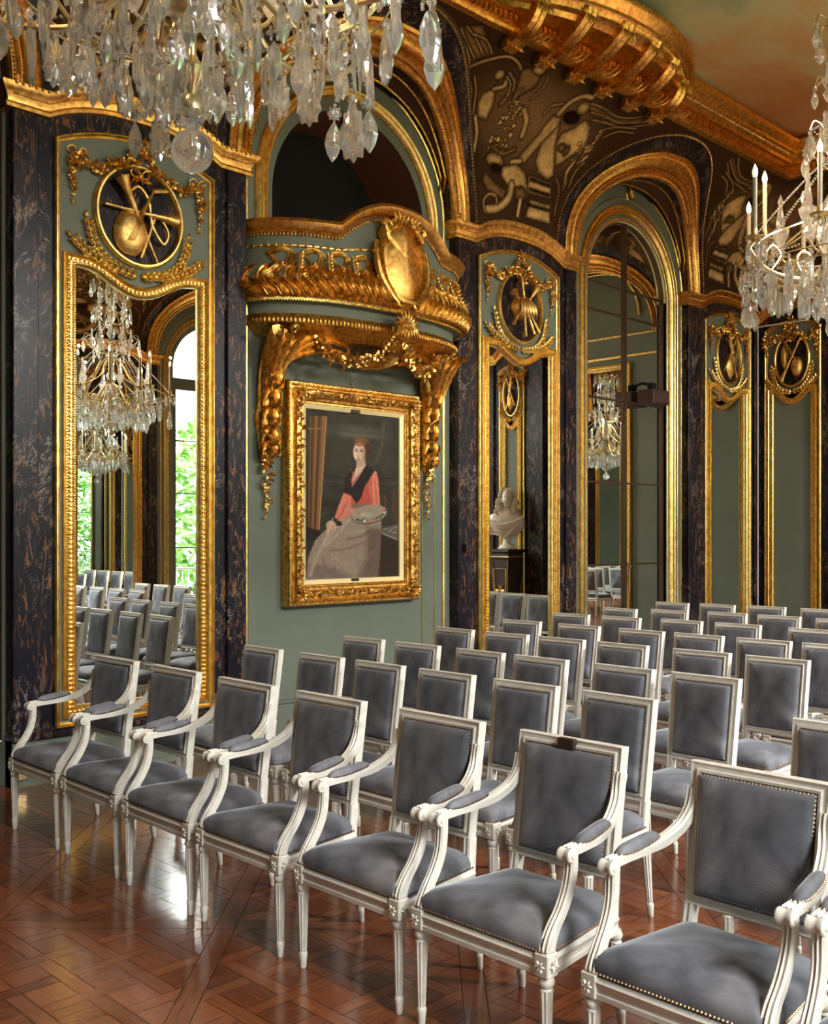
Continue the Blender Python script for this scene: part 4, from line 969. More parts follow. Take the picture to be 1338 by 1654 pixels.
for k in range(-4, 5):
    a = k*.32; mb.leaf((0, -.51, 3.36), (math.sin(a), -.25, math.cos(a)), (0, -1, 0), .17, .07, .35, n=7, lobes=1, ridge=.4)
    mb.leaf((k*.012, -.50, 3.44), (math.sin(a)*.6, -.25, -1), (0, -1, 0), .19, .06, .35, n=7, lobes=1, ridge=.4)
mb.build('acanthus_boss', CGOLD, bt)
for sx, nm in ((-1, 'l'), (1, 'r')):
    mb = MB()
    blobs(mb, [(sx*.03, -.46, 3.30), (sx*.14, -.42, 3.17), (sx*.34, -.34, 3.06), (sx*.54, -.28, 3.10), (sx*.70, -.22, 3.22)], .034, .036, .014, seed=21+sx)
    mb.build('flower_garland', CGOLD, bt)
    mb = MB(); X = sx*.96
    CO = lambda x, z, o: (-sx*x - (.075 if sx > 0 else 0), .085 - o - .26*max(0, (z-2.5)/.85)**2.2, z)
    OL = [(-1.05, 3.30), (-.92, 3.33), (-.79, 3.28), (-.79, 3.08), (-.83, 2.95), (-.85, 2.82), (-.865, 2.7), (-.88, 2.6), (-.885, 2.47), (-.91, 2.28), (-.95, 2.22), (-.99, 2.28), (-1.03, 2.46), (-1.05, 2.6), (-1.035, 2.7), (-1.04, 2.83), (-1.05, 2.97), (-1.06, 3.15)]
    OL = [(p.x, p.y) for p in smooth_path([(a_, b_, 0) for a_, b_ in OL+[OL[0]]], 3)][:-1]
    mb.dome([(x, z) for x, z in OL][::sx if sx < 0 else 1], .085, CO, 6, edge=.01)
    F = lambda pts, W, r=.28, lb=6: mb.frond([CO(x, z, o) for x, z, o in pts], W, (0, -1, 0), ridge=r, lobes=lb)
    for dx in (-.07, -.02, .04):    # fronds rising and folding over at the top
        F([(-.95+dx*.3, 2.80, .09), (-.95+dx*.8, 2.98, .11), (-.93+dx*1.4, 3.14, .13), (-.92+dx*2.0, 3.25, .16), (-.91+dx*2.6, 3.24, .22)], .10)
    for q, (dz, o2) in enumerate(((0, .10), (-.05, .13), (-.11, .14))):   # long fronds sweeping to the middle
        F([(-.94, 3.00+dz*.6, .08), (-.86, 3.14+dz*.7, .10), (-.72+.02*q, 3.25+dz, o2), (-.56+.03*q, 3.285+dz*1.1, o2+.02), (-.42+.045*q, 3.27+dz*1.25, o2+.03), (-.36+.05*q, 3.22+dz*1.3, o2+.04)], .065, .3, 6)
    for z, L_ in ((3.02, .20), (2.86, .19), (2.70, .18), (2.54, .17), (2.42, .14)):   # overlapping leaves down the shaft
        F([(-.95, z, .09), (-.952, z-L_*.4, .115), (-.955, z-L_*.8, .13), (-.955, z-L_, .16)], .10, .3, 3)
        for k in (-1, 1): F([(-.95+k*.02, z-.02, .08), (-.95+k*.06, z-L_*.3, .095), (-.95+k*.085, z-L_*.75, .08), (-.95+k*.06, z-L_, .08)], .06, .3, 3)
    mb.tube([CO(-.955+.07*math.sin(i*.42), 2.72-.021*i, .10+.05*math.cos(i*.42)) for i in range(26)], .018, 6, flat=.4)
    mb.tube([CO(-.94+.035*math.cos(a_)*(1-a_/16), 3.27+.035*math.sin(a_)*(1-a_/16), .17) for a_ in [k*.5 for k in range(18)]], .014, 6)
    mb.build('console', CGOLD, bt)
    mb = MB(); X = sx*.955 - (.075 if sx > 0 else 0); blobs(mb, [(X+.02*sx, .05, 2.46), (X+.03*sx, .055, 2.30), (X-.01, .06, 2.08), (X+.005, .065, 1.90), (X-.005, .07, 1.79)], .034, .036, .015, seed=31+sx, taper=lambda u: 1.15-.85*u)
    mb.build('flower_drop', CGOLD, bt)

# ------------------------------------------------------------------ portrait
pt = thing('framed_portrait', 'oil portrait of a seated woman in red bodice holding a palette, in wide gilt frame', 'painting', (5.885, D+.085, 0))
pw_, z0, z1 = .752, 1.07, 2.925
L = [(-pw_, z0), (pw_, z0), (pw_, z1), (-pw_, z1)]
FP = [(0, 0), (0, .075), (.012, .095), (.03, .10), (.045, .085), (.055, .088), (.075, .118), (.10, .125), (.125, .11), (.135, .085), (.15, .082), (.16, .07), (.172, .072), (.178, .06)]
mb = MB(); frame(mb, L, FP)
blobL = resample([(x, -.115, z) for x, z in offset_loop(L, .098)], .026, True); rg = random.Random(8)
for i, p in enumerate(blobL):
    for _ in range(3):
        q = (p[0]+rg.uniform(-.022, .022), p[1]-rg.uniform(0, .012), p[2]+rg.uniform(-.022, .022))
        if rg.random() < .5: mb.leaf(q, (rg.uniform(-1, 1), -.2, rg.uniform(-1, 1)), (0, -1, 0), .045, .022, .3, n=4)
        else: mb.ball(q, rg.uniform(.007, .013), 5, m=3)
for sx in (-1, 1):
    for zc in (z0+.1, z1-.1):
        for k in range(8): mb.leaf((sx*(pw_-.1), -.12, zc), (math.cos(k*PI/4), -.3, math.sin(k*PI/4)), (0, -1, 0), .075, .045, .4, n=5, lobes=1)
for p in resample([(x, -.086, z) for x, z in offset_loop(L, .142)], .016, True): mb.octa(p, .006)
for p in resample([(x, -.10, z) for x, z in offset_loop(L, .018)], .022, True): mb.ball(p, .008, 5, m=3)
mb.build('frame', CGOLD, pt)
mb = MB(); frame(mb, L, [(.176, .062), (.18, .066), (.214, .05), (.216, .03)]); mb.build('slip', SLIP, pt)
mb = MB(); mb.box(-.045, .045, -.062, -.052, z0+.178, z0+.214, c=.004); mb.box(-.05, .05, -.072, -.055, z1-.214, z1-.185, c=.004); mb.build('name_plaque', DARKWOOD, pt)
mb = MB(); mb.tube([(-.12, -.0, z1-.02), (0, .0, z1+.045), (.12, -.0, z1-.02)], .004, 5); mb.ball((0, -.005, z1+.045), .012, 6); mb.build('hanging_wire', BRASS, pt)
def paint_portrait(U, V):   # U,V in the drawing frame of the canvas (0..795, 0..1510 downwards)
    C = np.zeros(U.shape+(3,)); n = vnoise(U/100, V/100, 1.3, 3); n2 = vnoise(U/100, V/100, 7, 5)
    over(C, (0.028, 0.026, 0.019), np.ones(U.shape)); over(C, (0.07, 0.064, 0.046), n*.55)
    def E(cx, cy, rx, ry, col, a=1.0, soft=.18, rot=0.0, sh=0.0):
        c, s_ = math.cos(rot), math.sin(rot); x = (U-cx)*c+(V-cy)*s_; y = -(U-cx)*s_+(V-cy)*c; r = np.hypot(x/rx, y/ry); m = sstep(1-r, -soft*.5, soft*.5)*a
        k = 1-sh*np.clip(x/rx, -1, 1); 
        for q in range(3): C[..., q] = C[..., q]*(1-m)+np.clip(col[q]*k, 0, 1)*m
    def PL(pts, col, a=1.0, soft=8, tx=.25):
        m = sstep(-sdf_poly(U, V, pts), -soft*.5, soft*.5)*a; k = 1+(n2-.5)*tx
        for q in range(3): C[..., q] = C[..., q]*(1-m)+np.clip(col[q]*k, 0, 1)*m
    def ST(pts, w, col, a=1.0, soft=5):
        sp = [tuple(p)[:2] for p in smooth_path([(x, y, 0) for x, y in pts], 5)]; m = sstep(w/2-seg_dist(U, V, sp), -soft*.5, soft*.5)*a; over(C, col, m)
    # drawing coordinates come from the canvas left edge 55, top 90
    s = lambda L_: [(x-55, y-90-max(0, (x-55))*.094*(1-(y-90)/1510)*1.0+max(0, x-55)*.05*((y-90)/1510)) for x, y in L_]
    E(400, 170, 240, 60, (0.12, 0.12, 0.095), .5, 1.3); E(420, 200, 180, 14, (0.16, 0.165, 0.14), .4, 1.2); PL(s([(250, 110), (300, 110), (330, 300), (420, 380), (600, 390), (720, 350), (720, 150), (760, 150), (800, 600), (250, 640)]), (0.045, 0.045, 0.032), .7, 60)
    ST(s([(700, 640), (750, 560), (770, 480)]), 8, (0.09, 0.10, 0.095), .4, 24); ST(s([(640, 560), (700, 400), (720, 200)]), 16, (0.13, 0.12, 0.09), .4, 30)
    ST(s([(200, 670), (400, 700), (850, 690)]), 12, (0.018, 0.016, 0.012), .8, 10); ST(s([(200, 930), (370, 930)]), 40, (0.02, 0.018, 0.014), .8, 20); ST(s([(200, 720), (400, 740), (850, 740)]), 8, (0.10, 0.09, 0.07), .5, 8)
    PL(s([(95, 160), (240, 160), (175, 1165), (80, 1130)]), (0.13, 0.062, 0.025))
    for a_, b_, w_, cl in ((225, 170, 8, (0.50, 0.30, 0.12)), (205, 155, 14, (0.28, 0.14, 0.05)), (175, 135, 10, (0.06, 0.028, 0.012)), (150, 118, 14, (0.26, 0.13, 0.05)), (120, 100, 8, (0.05, 0.025, 0.01))): ST(s([(a_, 160), (b_, 1150)]), w_, cl, .9)
    ST(s([(90, 270), (200, 265)]), 18, (0.25, 0.13, 0.05), .8); PL(s([(60, 1130), (190, 1170), (185, 1240), (60, 1260)]), (0.02, 0.013, 0.009))
    # skirt
    PL(s([(430, 950), (690, 950), (700, 1300), (660, 1590), (70, 1600), (85, 1400), (140, 1250), (200, 1180), (330, 1060)]), (0.30, 0.235, 0.185), 1, 12); PL(s([(560, 1130), (700, 1140), (720, 1590), (480, 1590), (560, 1400)]), (0.085, 0.055, 0.045), .75, 90); PL(s([(80, 1450), (300, 1480), (480, 1590), (70, 1600)]), (0.13, 0.095, 0.085), .7, 70)
    for pts, w_, cl in (([(360, 1080), (260, 1200), (150, 1400), (100, 1560)], 26, (0.42, 0.34, 0.27)), ([(420, 1060), (330, 1180), (220, 1300)], 20, (0.45, 0.37, 0.30)), ([(230, 1330), (330, 1430), (480, 1480)], 14, (0.36, 0.28, 0.23)), ([(400, 1240), (520, 1210), (620, 1150)], 18, (0.14, 0.10, 0.08)), ([(420, 1180), (500, 1170), (560, 1150)], 14, (0.42, 0.34, 0.28)), ([(250, 1340), (400, 1320), (560, 1260)], 16, (0.17, 0.125, 0.10)), ([(480, 1560), (560, 1420), (640, 1330)], 12, (0.20, 0.16, 0.15)), ([(200, 1400), (230, 1500), (300, 1570)], 14, (0.13, 0.10, 0.09)), ([(640, 1150), (650, 1350), (600, 1560)], 12, (0.15, 0.115, 0.10))): ST(s(pts), w_, cl, .75, 22)
    # arms and bodice
    RED = (0.48, 0.085, 0.055); LR = (0.68, 0.20, 0.14)
    ST(s([(720, 850), (738, 900), (720, 960)]), 12, (0.16, 0.05, 0.025)); PL(s([(430, 620), (560, 600), (655, 640), (665, 700), (640, 940), (430, 950), (380, 850)]), RED); PL(s([(600, 640), (645, 630), (668, 700), (685, 950), (610, 945), (585, 780)]), LR); ST(s([(600, 700), (605, 850), (615, 940)]), 10, (0.25, 0.035, 0.025), .8); ST(s([(640, 720), (650, 850), (660, 940)]), 8, (0.42, 0.08, 0.05), .7)
    PL(s([(375, 820), (435, 860), (430, 960), (350, 1070), (295, 1050), (330, 940)]), LR); ST(s([(400, 900), (370, 980), (330, 1050)]), 12, (0.42, 0.09, 0.06), .8)
    PL(s([(440, 925), (585, 925), (580, 965), (440, 970)]), (0.20, 0.15, 0.09)); PL(s([(420, 960), (520, 965), (430, 1030), (340, 1080)]), (0.58, 0.20, 0.15), .9, 14)
    PL(s([(470, 615), (440, 740), (475, 690), (560, 590), (550, 550), (480, 560), (480, 600)]), (0.62, 0.44, 0.32)); PL(s([(430, 660), (470, 615), (455, 690), (440, 760), (430, 740)]), (0.55, 0.11, 0.08))
    PL(s([(556, 575), (640, 625), (600, 690), (545, 780), (520, 870), (480, 925), (430, 850), (372, 830), (380, 700), (440, 620), (475, 600), (432, 720), (440, 765), (500, 680)]), (0.022, 0.014, 0.013), 1, 8, .9)
    # head
    E(474, 282, 72, 68, (0.13, 0.055, 0.024), 1, .25); E(520, 330, 34, 68, (0.07, 0.030, 0.016), 1, .3); E(455, 240, 50, 22, (0.24, 0.115, 0.05), .6, 1.0)
    E(447, 352, 50, 88, (0.66, 0.46, 0.335), 1, .16, .05, .22); PL(s([(480, 540), (550, 520), (556, 590), (480, 600)]), (0.50, 0.34, 0.25), .9, 16); E(450, 278, 48, 22, (0.24, 0.11, 0.05), .85, .5)
    for x, w_ in ((422, 13), (466, 16)): E(x, 340, w_, 9, (0.10, 0.055, 0.04), .95, .5); E(x, 322, w_+3, 4, (0.14, 0.07, 0.045), .8, .8)
    ST([(440, 345), (434, 385), (442, 396)], 7, (0.40, 0.24, 0.17), .7); E(440, 398, 11, 5, (0.36, 0.20, 0.14), .7, .6); E(437, 420, 18, 6, (0.42, 0.12, 0.09), .95, .5); E(436, 434, 14, 5, (0.42, 0.27, 0.2), .6, .8)
    E(488, 370, 16, 60, (0.30, 0.18, 0.125), .55, .9); ST(s([(450, 640), (445, 720)]), 5, (0.75, 0.55, 0.42), .5); ST(s([(556, 580), (500, 680), (440, 770)]), 4, (0.70, 0.62, 0.55), .7)
    # hands, palette, brushes, table
    PL(s([(690, 1140), (845, 1100), (845, 1245), (790, 1230), (690, 1185)]), (0.12, 0.10, 0.085)); PL(s([(690, 1190), (845, 1250), (850, 1560), (680, 1560)]), (0.035, 0.022, 0.016)); ST(s([(705, 1180), (830, 1235)]), 7, (0.36, 0.32, 0.27)); 
    for a_, b_ in ((720, 1150), (760, 1165), (800, 1180), (780, 1140), (820, 1130)): ST(s([(a_, b_), (a_+35, b_-8)]), 5, (0.5, 0.48, 0.43), .8)
    PL(s([(788, 800), (850, 800), (850, 1100), (790, 1110)]), (0.065, 0.04, 0.025))
    ST(s([(300, 1095), (335, 1100)]), 45, (0.03, 0.015, 0.015)); E(212, 1028, 40, 42, (0.58, 0.36, 0.26), 1, .3); ST(s([(250, 1120), (240, 1160), (250, 1200)]), 18, (0.55, 0.34, 0.25)); ST(s([(285, 1130), (265, 1180), (245, 1210)]), 12, (0.45, 0.26, 0.19))
    ST(s([(280, 1055), (250, 1150), (200, 1290)]), 5, (0.60, 0.55, 0.48))
    E(538, 925, 158, 86, (0.085, 0.06, 0.045), 1, .08, -.22); E(536, 918, 154, 82, (0.33, 0.27, 0.205), 1, .08, -.22); E(480, 925, 26, 16, (0.55, 0.34, 0.25), 1, .4)
    rg = random.Random(2)
    for k in range(13):
        a_ = 2.6-k*.22; x, y = 540+128*math.cos(a_), 918+60*math.sin(a_)-.22*128*math.cos(a_)
        E(x, y, 10, 10, [(0.02, 0.02, 0.03), (0.05, 0.06, 0.12), (0.03, 0.12, 0.05), (0.6, 0.6, 0.55), (0.55, 0.05, 0.03), (0.45, 0.12, 0.06), (0.2, 0.08, 0.04), (0.03, 0.03, 0.05)][k % 8], 1, .5)
    E(520, 930, 40, 22, (0.35, 0.50, 0.44), .5, 1.0); ST([(470, 975), (500, 960)], 12, (0.03, 0.16, 0.08))
    for k in range(3): ST(s([(365+8*k, 935+12*k), (440, 990), (505, 1050)]), 6, [(0.45, 0.22, 0.12), (0.20, 0.12, 0.07), (0.5, 0.42, 0.3)][k])
    return C
cw, cz0, cz1 = pw_-.214, z0+.214, z1-.214
NU, NV = 180, 272; us = np.linspace(0, 1, NU); vs = np.linspace(0, 1, NV); U, V = np.meshgrid(us*795, (1-vs)*1510)
mb = MB(); mb.grid([[(-cw+2*cw*u, -.034, cz0+(cz1-cz0)*v) for u in us] for v in vs]); can = mb.build('canvas', CANVAS, pt, 180)
Cc = paint_portrait(U, V); a = can.data.color_attributes.new('paint', 'FLOAT_COLOR', 'POINT'); a.data.foreach_set('color', np.concatenate([Cc, np.ones(Cc.shape[:2]+(1,))], -1).reshape(-1, 4).astype(np.float32).ravel())

# ------------------------------------------------------------------ chairs (front looks towards -x)
def round_rect(x0, x1, y0f, y1f, r, n=5, y0b=None):
    """outline in plan; front edge at x0 half-width y0f, back edge at x1 half-width y1f"""
    pts = []
    for cx, cy, a0 in ((x1-r, y1f-r, 0), (x0+r, y0f-r, PI/2), (x0+r, -(y0f-r), PI), (x1-r, -(y1f-r), 1.5*PI)):
        for i in range(n+1): a = a0+PI/2*i/n; pts.append((cx+r*math.cos(a), cy+r*math.sin(a)))
    return pts
def leg_mesh(x, y, lean=0.0, top=.335):
    mb = MB(); M = Matrix.Translation((x, y, 0)) @ Matrix(((1, 0, lean, -lean*top), (0, 1, 0, 0), (0, 0, 1, 0), (0, 0, 0, 1)))
    mb.lathe([(.0105, 0), (.013, .006), (.0145, .03), (.0175, .05), (.0175, .058), (.0135, .064)], 14, M)
    mb.lathe([(.0135, .064), (.015, .075), (.0225, top-.055), (.0225, top-.045)], 20, M, flute=.16)
    mb.lathe([(.0225, top-.045), (.019, top-.038), (.024, top-.03), (.027, top-.02), (.024, top-.01), (.022, top)], 14, M)
    return mb
def block(mb, x, y, z0, z1, w=.027):
    mb.box(x-w, x+w, y-w, y+w, z0, z1, c=.004)
    for ax in (0, 1):
        for sg in (-1, 1):
            for k in range(6):
                a = k*PI/3
                d = (0, math.cos(a), math.sin(a)) if ax == 0 else (math.cos(a), 0, math.sin(a)); n = (sg, 0, 0) if ax == 0 else (0, sg, 0)
                c = (x+sg*w, y, (z0+z1)/2) if ax == 0 else (x, y+sg*w, (z0+z1)/2)
                mb.leaf(c, d, n, .019, .013, .3, n=3, ridge=.4)
def make_chair(name, label, cat, wf, wb, wt, arms):
    """wf, wb: half widths of the seat front and back, wt: half width of the back frame"""
    t = thing(name, label, cat)
    xb = lambda h: .185 + (h-.45)*.125
    yw = lambda h, y: y
    BK = lambda y, h, o: (xb(h)-o, y, h+o*.12)
    mb = MB(); L = [(-wt+.008, .505), (wt-.008, .505), (wt, .95), (-wt, .95)]
    prof = [(0, -.014), (0, .014), (.005, .022), (.013, .018), (.022, .018), (.026, .026), (.034, .024), (.040, .012), (.040, -.010), (.030, -.018), (.010, -.018)]
    mb.grid([[BK(x, z, o) for x, z in offset_loop(L, d)] for d, o in prof], cu=True, cv=True)
    for sg in (-1, 1):   # stiles down to the seat
        y = sg*(wt-.024)
        mb.grid([[(xb(h)+dx, y*lerp(1, (wb-.025)/abs(y), (.52-h)/.18 if h < .52 else 0)+dy, h) for dx, dy in ((-.02, -.018), (-.024, -.009), (-.018, 0), (-.024, .009), (-.02, .018), (.018, .018), (.018, -.018))] for h in (.335, .43, .515)], cu=True)
    mb.build('back_frame', WHITE, t)
    inner = offset_loop(L, .037); rr = []
    n = 10
    for i in range(4):
        a, b = inner[i], inner[(i+1) % 4]
        for k in range(n): rr.append((lerp(a[0], b[0], k/n), lerp(a[1], b[1], k/n)))
    mb = MB(); cx, cz = 0, .7275; rows = []
    for k, o in ((1, .004), (.992, .020), (.97, .035), (.93, .044), (.86, .050), (.65, .056), (.35, .059), (.01, .060)): rows.append([BK(cx+(x-cx)*k, cz+(z-cz)*k, o) for x, z in rr])
    mb.grid(rows, cu=True); mb.cap(rows[-1])
    mb.grid([[BK(cx+(x-cx)*k, cz+(z-cz)*k, o) for x, z in rr] for k, o in ((1, -.010), (.93, -.018), (.01, -.020))], cu=True, flip=True)
    mb.build('back_cushion', VELVET, t, 60)
    # seat
    out = round_rect(-.268, .195, wf, wb, .02)
    mb = MB(); P2 = [(0, .335), (0, .350), (.004, .354), (.004, .366), (0, .370), (-.003, .384), (.004, .392), (.012, .400), (.03, .400), (.03, .335)]
    mb.grid([[(x, y, o) for x, y in offset_loop(out, d)] for d, o in P2], cu=True, cv=True)
    for sg in (-1, 1): block(mb, -.245, sg*(wf-.022), .332, .404)
    mb.build('seat_rail', WHITE, t)
    cush = round_rect(-.262, .19, wf-.006, wb-.006, .04, 6); mb = MB(); rows = []
    for k, h in ((.99, .392), (1.0, .405), (1.0, .422), (.985, .438), (.95, .450), (.86, .464), (.66, .480), (.38, .490), (.01, .494)): rows.append([(-.036+(x+.036)*k, y*k, h) for x, y in cush])
    mb.grid(rows, cu=True); mb.cap(rows[-1]); mb.build('seat_cushion', VELVET, t, 180)
    mb = MB()
    for p in resample([BK(x, z, .026) for x, z in offset_loop(L, .041)], .0125, True): mb.octa(p, .0052)
    mb.build('back_nails', NAIL, t); mb = MB()
    for p in resample([(x, y, .408) for x, y in offset_loop(out, .002)], .0125, True):
        if p[0] < .17: mb.octa(p, .0052)
    mb.build('seat_nails', NAIL, t)
    for sg in (-1, 1): leg_mesh(-.245, sg*(wf-.022)).build('leg', WHITE, t)
    for sg in (-1, 1): leg_mesh(.188, sg*(wb-.022), -.13, .345).build('leg', WHITE, t)
    if arms:
        for sg in (-1, 1):
            mb = MB(); yf = sg*(wf-.022); ya = sg*(wf-.012); yb_ = sg*(wt-.01)
            prof = [(-.020, -.014), (-.020, .008), (-.014, .016), (-.006, .011), (0, .018), (.006, .011), (.014, .016), (.020, .008), (.020, -.014)]
            pts = smooth_path([(.225, yb_, .865), (.205, yb_, .80), (.165, lerp(ya, yb_, .8), .752), (.10, lerp(ya, yb_, .5), .718), (.02, lerp(ya, yb_, .15), .702), (-.07, ya, .697), (-.155, ya, .692)], 5)
            mb.sweep(pts, prof, up=(-.05, 0, 1))
            M = Matrix.Translation((-.158, ya, .682)) @ Matrix.Rotation(PI/2, 4, 'X'); mb.lathe([(.012, -.026), (.019, -.025), (.0225, -.021), (.0225, -.011), (.020, -.007), (.020, .007), (.0225, .011), (.0225, .021), (.019, .025), (.012, .026)], 18, M)
            mb.lathe([(.008, -.029), (.010, -.026)], 12, M); mb.lathe([(.010, .026), (.008, .029)], 12, M)
            post = smooth_path([(-.248, yf, .392), (-.241, yf, .425), (-.216, yf, .468), (-.180, lerp(yf, ya, .3), .515), (-.151, lerp(yf, ya, .6), .570), (-.138, ya, .630), (-.136, ya, .685)], 5)
            sc = [lerp(1.15, .92, min(1, i/12)) for i in range(len(post))]
            mb.sweep(post, [(-.020, -.016), (-.020, .010), (-.013, .017), (-.005, .011), (0, .019), (.005, .011), (.013, .017), (.020, .010), (.020, -.016), (0, -.020)], up=(-1, 0, .2), scale=sc)
            arm = mb.build('arm', WHITE, t)
            mb = MB(); NN = 14
            fn = lambda x, y, o: (x, y + lerp(ya, yb_, max(0, (x+.07))*1.6), .706 + max(0, x+.07)**1.4*.30 + o)
            ol = [(-.012 + .098*math.copysign(abs(math.cos(a))**.75, math.cos(a)), .022*math.copysign(abs(math.sin(a))**.6, math.sin(a))) for a in [2*PI*i/28 for i in range(28)]]
            mb.dome(ol, .022, fn, 5, power=.5, edge=.010); mb.build('arm_pad', VELVET, arm, 180)
            mb = MB()
            for p in resample([fn(x*1.0, y*1.06, .004) for x, y in ol], .0115, True): mb.octa(p, .0048)
            mb.build('pad_nails', NAIL, arm)
    return t
ORD = ['first', 'second', 'third', 'fourth', 'fifth', 'sixth', 'seventh', 'eighth', 'ninth', 'tenth', 'eleventh']
arm0 = make_chair('armchair', '', 'armchair', .290, .240, .228, True)
AY = [5.50, 4.86, 4.20, 3.56, 2.88, 2.23, 1.515, .88, .23]
ALAB = ['cream armchair at the left end of the front row, before the pier mirror',
        'cream armchair in the front row, second from the left mirror', 'cream armchair in the front row, third from the left mirror',
        'cream armchair in the front row directly below the left edge of the portrait', 'cream armchair in the front row, fifth from the left mirror',
        'cream armchair in the front row with a bare brown patch on its top rail', 'large nearest cream armchair in the front row at the lower right',
        'cream armchair cut off at the right edge of the front row, arm showing', 'cream armchair at the camera-side end of the front row, outside the picture']
jr = random.Random(12)
for i, y in enumerate(AY):
    o = arm0 if i == 0 else dup(arm0)
    o.location = (2.73+jr.uniform(-.006, .006), y, 0); o.rotation_euler = (0, 0, jr.uniform(-.012, .012)); o['label'] = ALAB[i]; o['group'] = 'armchairs of the front row'
    if i == 5:
        mb = MB(); mb.box(.205, .2285, -.035, .035, .913, .9515, c=.002); mb.build('worn_patch', mat('bare_brown_wood', (0.035, 0.016, 0.010), .6), o)
side0 = make_chair('side_chair', '', 'chair', .222, .195, .196, False)
ROWS = [[(3.92, y) for y in (5.37, 4.78, 4.27, 3.75, 3.21, 2.68, 1.67, 1.14, .61, .08)],
        [(4.77, y) for y in (5.35, 4.82, 4.28, 3.80, 3.23, 2.73, 1.60, 1.07, .55, .02)],
        [(5.74, y) for y in (5.41, 4.88, 4.39, 3.89, 3.31, 2.82, 1.62, 1.09, .56, .03)],
        [(6.65, y) for y in (5.49, 4.91, 4.34, 3.86, 3.36, 2.89, 1.62, 1.09, .56, .03)],
        [(7.52, 5.64), (7.55, 5.13), (7.64, 4.60), (7.64, 4.08), (7.62, 3.455)] + [(7.6, y) for y in (2.93, 1.65, 1.12, .59, .06)],
        [(8.40, 5.73), (8.52, 5.25), (8.64, 4.73), (8.63, 4.22)] + [(8.6, y) for y in (3.69, 3.16, 1.65, 1.12, .59, .06)],
        [(9.49, 5.82), (9.56, 5.34), (9.65, 4.85), (9.66, 4.30)] + [(9.6, y) for y in (1.65, 1.12, .59, .06)]]
first = True
for r, row in enumerate(ROWS):
    nl = 0
    for k, (x, y) in enumerate(row):
        o = side0 if first else dup(side0); first = False
        right = y < 2.2
        idx = sum(1 for q in row[:k+1] if (q[1] < 2.2) == right)-1
        o.location = (x-.245, y, 0); o.rotation_euler = (0, 0, jr.uniform(-.03, .03))
        rowname = 'row just behind the armchairs' if r == 0 else ('rearmost row' if r == 6 else '%s row behind the armchairs' % ORD[r])
        o['label'] = ('cream side chair, %s from the portrait wall, %s' % (ORD[idx], rowname)) if not right else ('cream side chair, %s right of the aisle, %s' % (ORD[idx], rowname))
        o['group'] = 'armless velvet chairs in rows'

# ------------------------------------------------------------------ chandeliers
def drop_mesh(kind):
    mb = MB()
    if kind == 0:    # scalloped leaf pendant
        N = 22; ol = []
        for i in range(N):
            a = 2*PI*i/N; r = 1+.09*(1 if i % 2 else -1); ol.append((.031*math.sin(a)*r*(1-.25*math.cos(a)), -.085-.062*-math.cos(a)*r))
        for sg in (-1, 1):
            rows = [[(x, sg*.0025, z) for x, z in ol], [(x*.62, sg*.009, -.085+(z+.085)*.72) for x, z in ol], [(x*.05, sg*.011, -.085+(z+.085)*.3) for x, z in ol]]
            mb.grid(rows, cu=True, flip=sg > 0)
        mb.lathe([(.002, 0), (.009, -.006), (.011, -.013), (.008, -.020), (.002, -.024)], 7)
    elif kind == 1:  # long prism
        mb.lathe([(.001, -.150), (.010, -.132), (.0115, -.060), (.007, -.034), (.002, -.030)], 6); mb.lathe([(.002, -.028), (.011, -.016), (.002, -.002)], 7)
    else:            # pear drop with rosette
        for k in range(8): a = k*PI/4; mb.leaf((0, -.003, -.016), (math.cos(a), 0, math.sin(a)), (0, -1, 0), .018, .012, .2, n=3, ridge=.4); mb.leaf((0, .003, -.016), (math.cos(a), 0, math.sin(a)), (0, 1, 0), .018, .012, .2, n=3, ridge=.4)
        mb.lathe([(.001, -.135), (.013, -.118), (.021, -.092), (.017, -.066), (.006, -.042), (.002, -.036)], 7)
    return mb
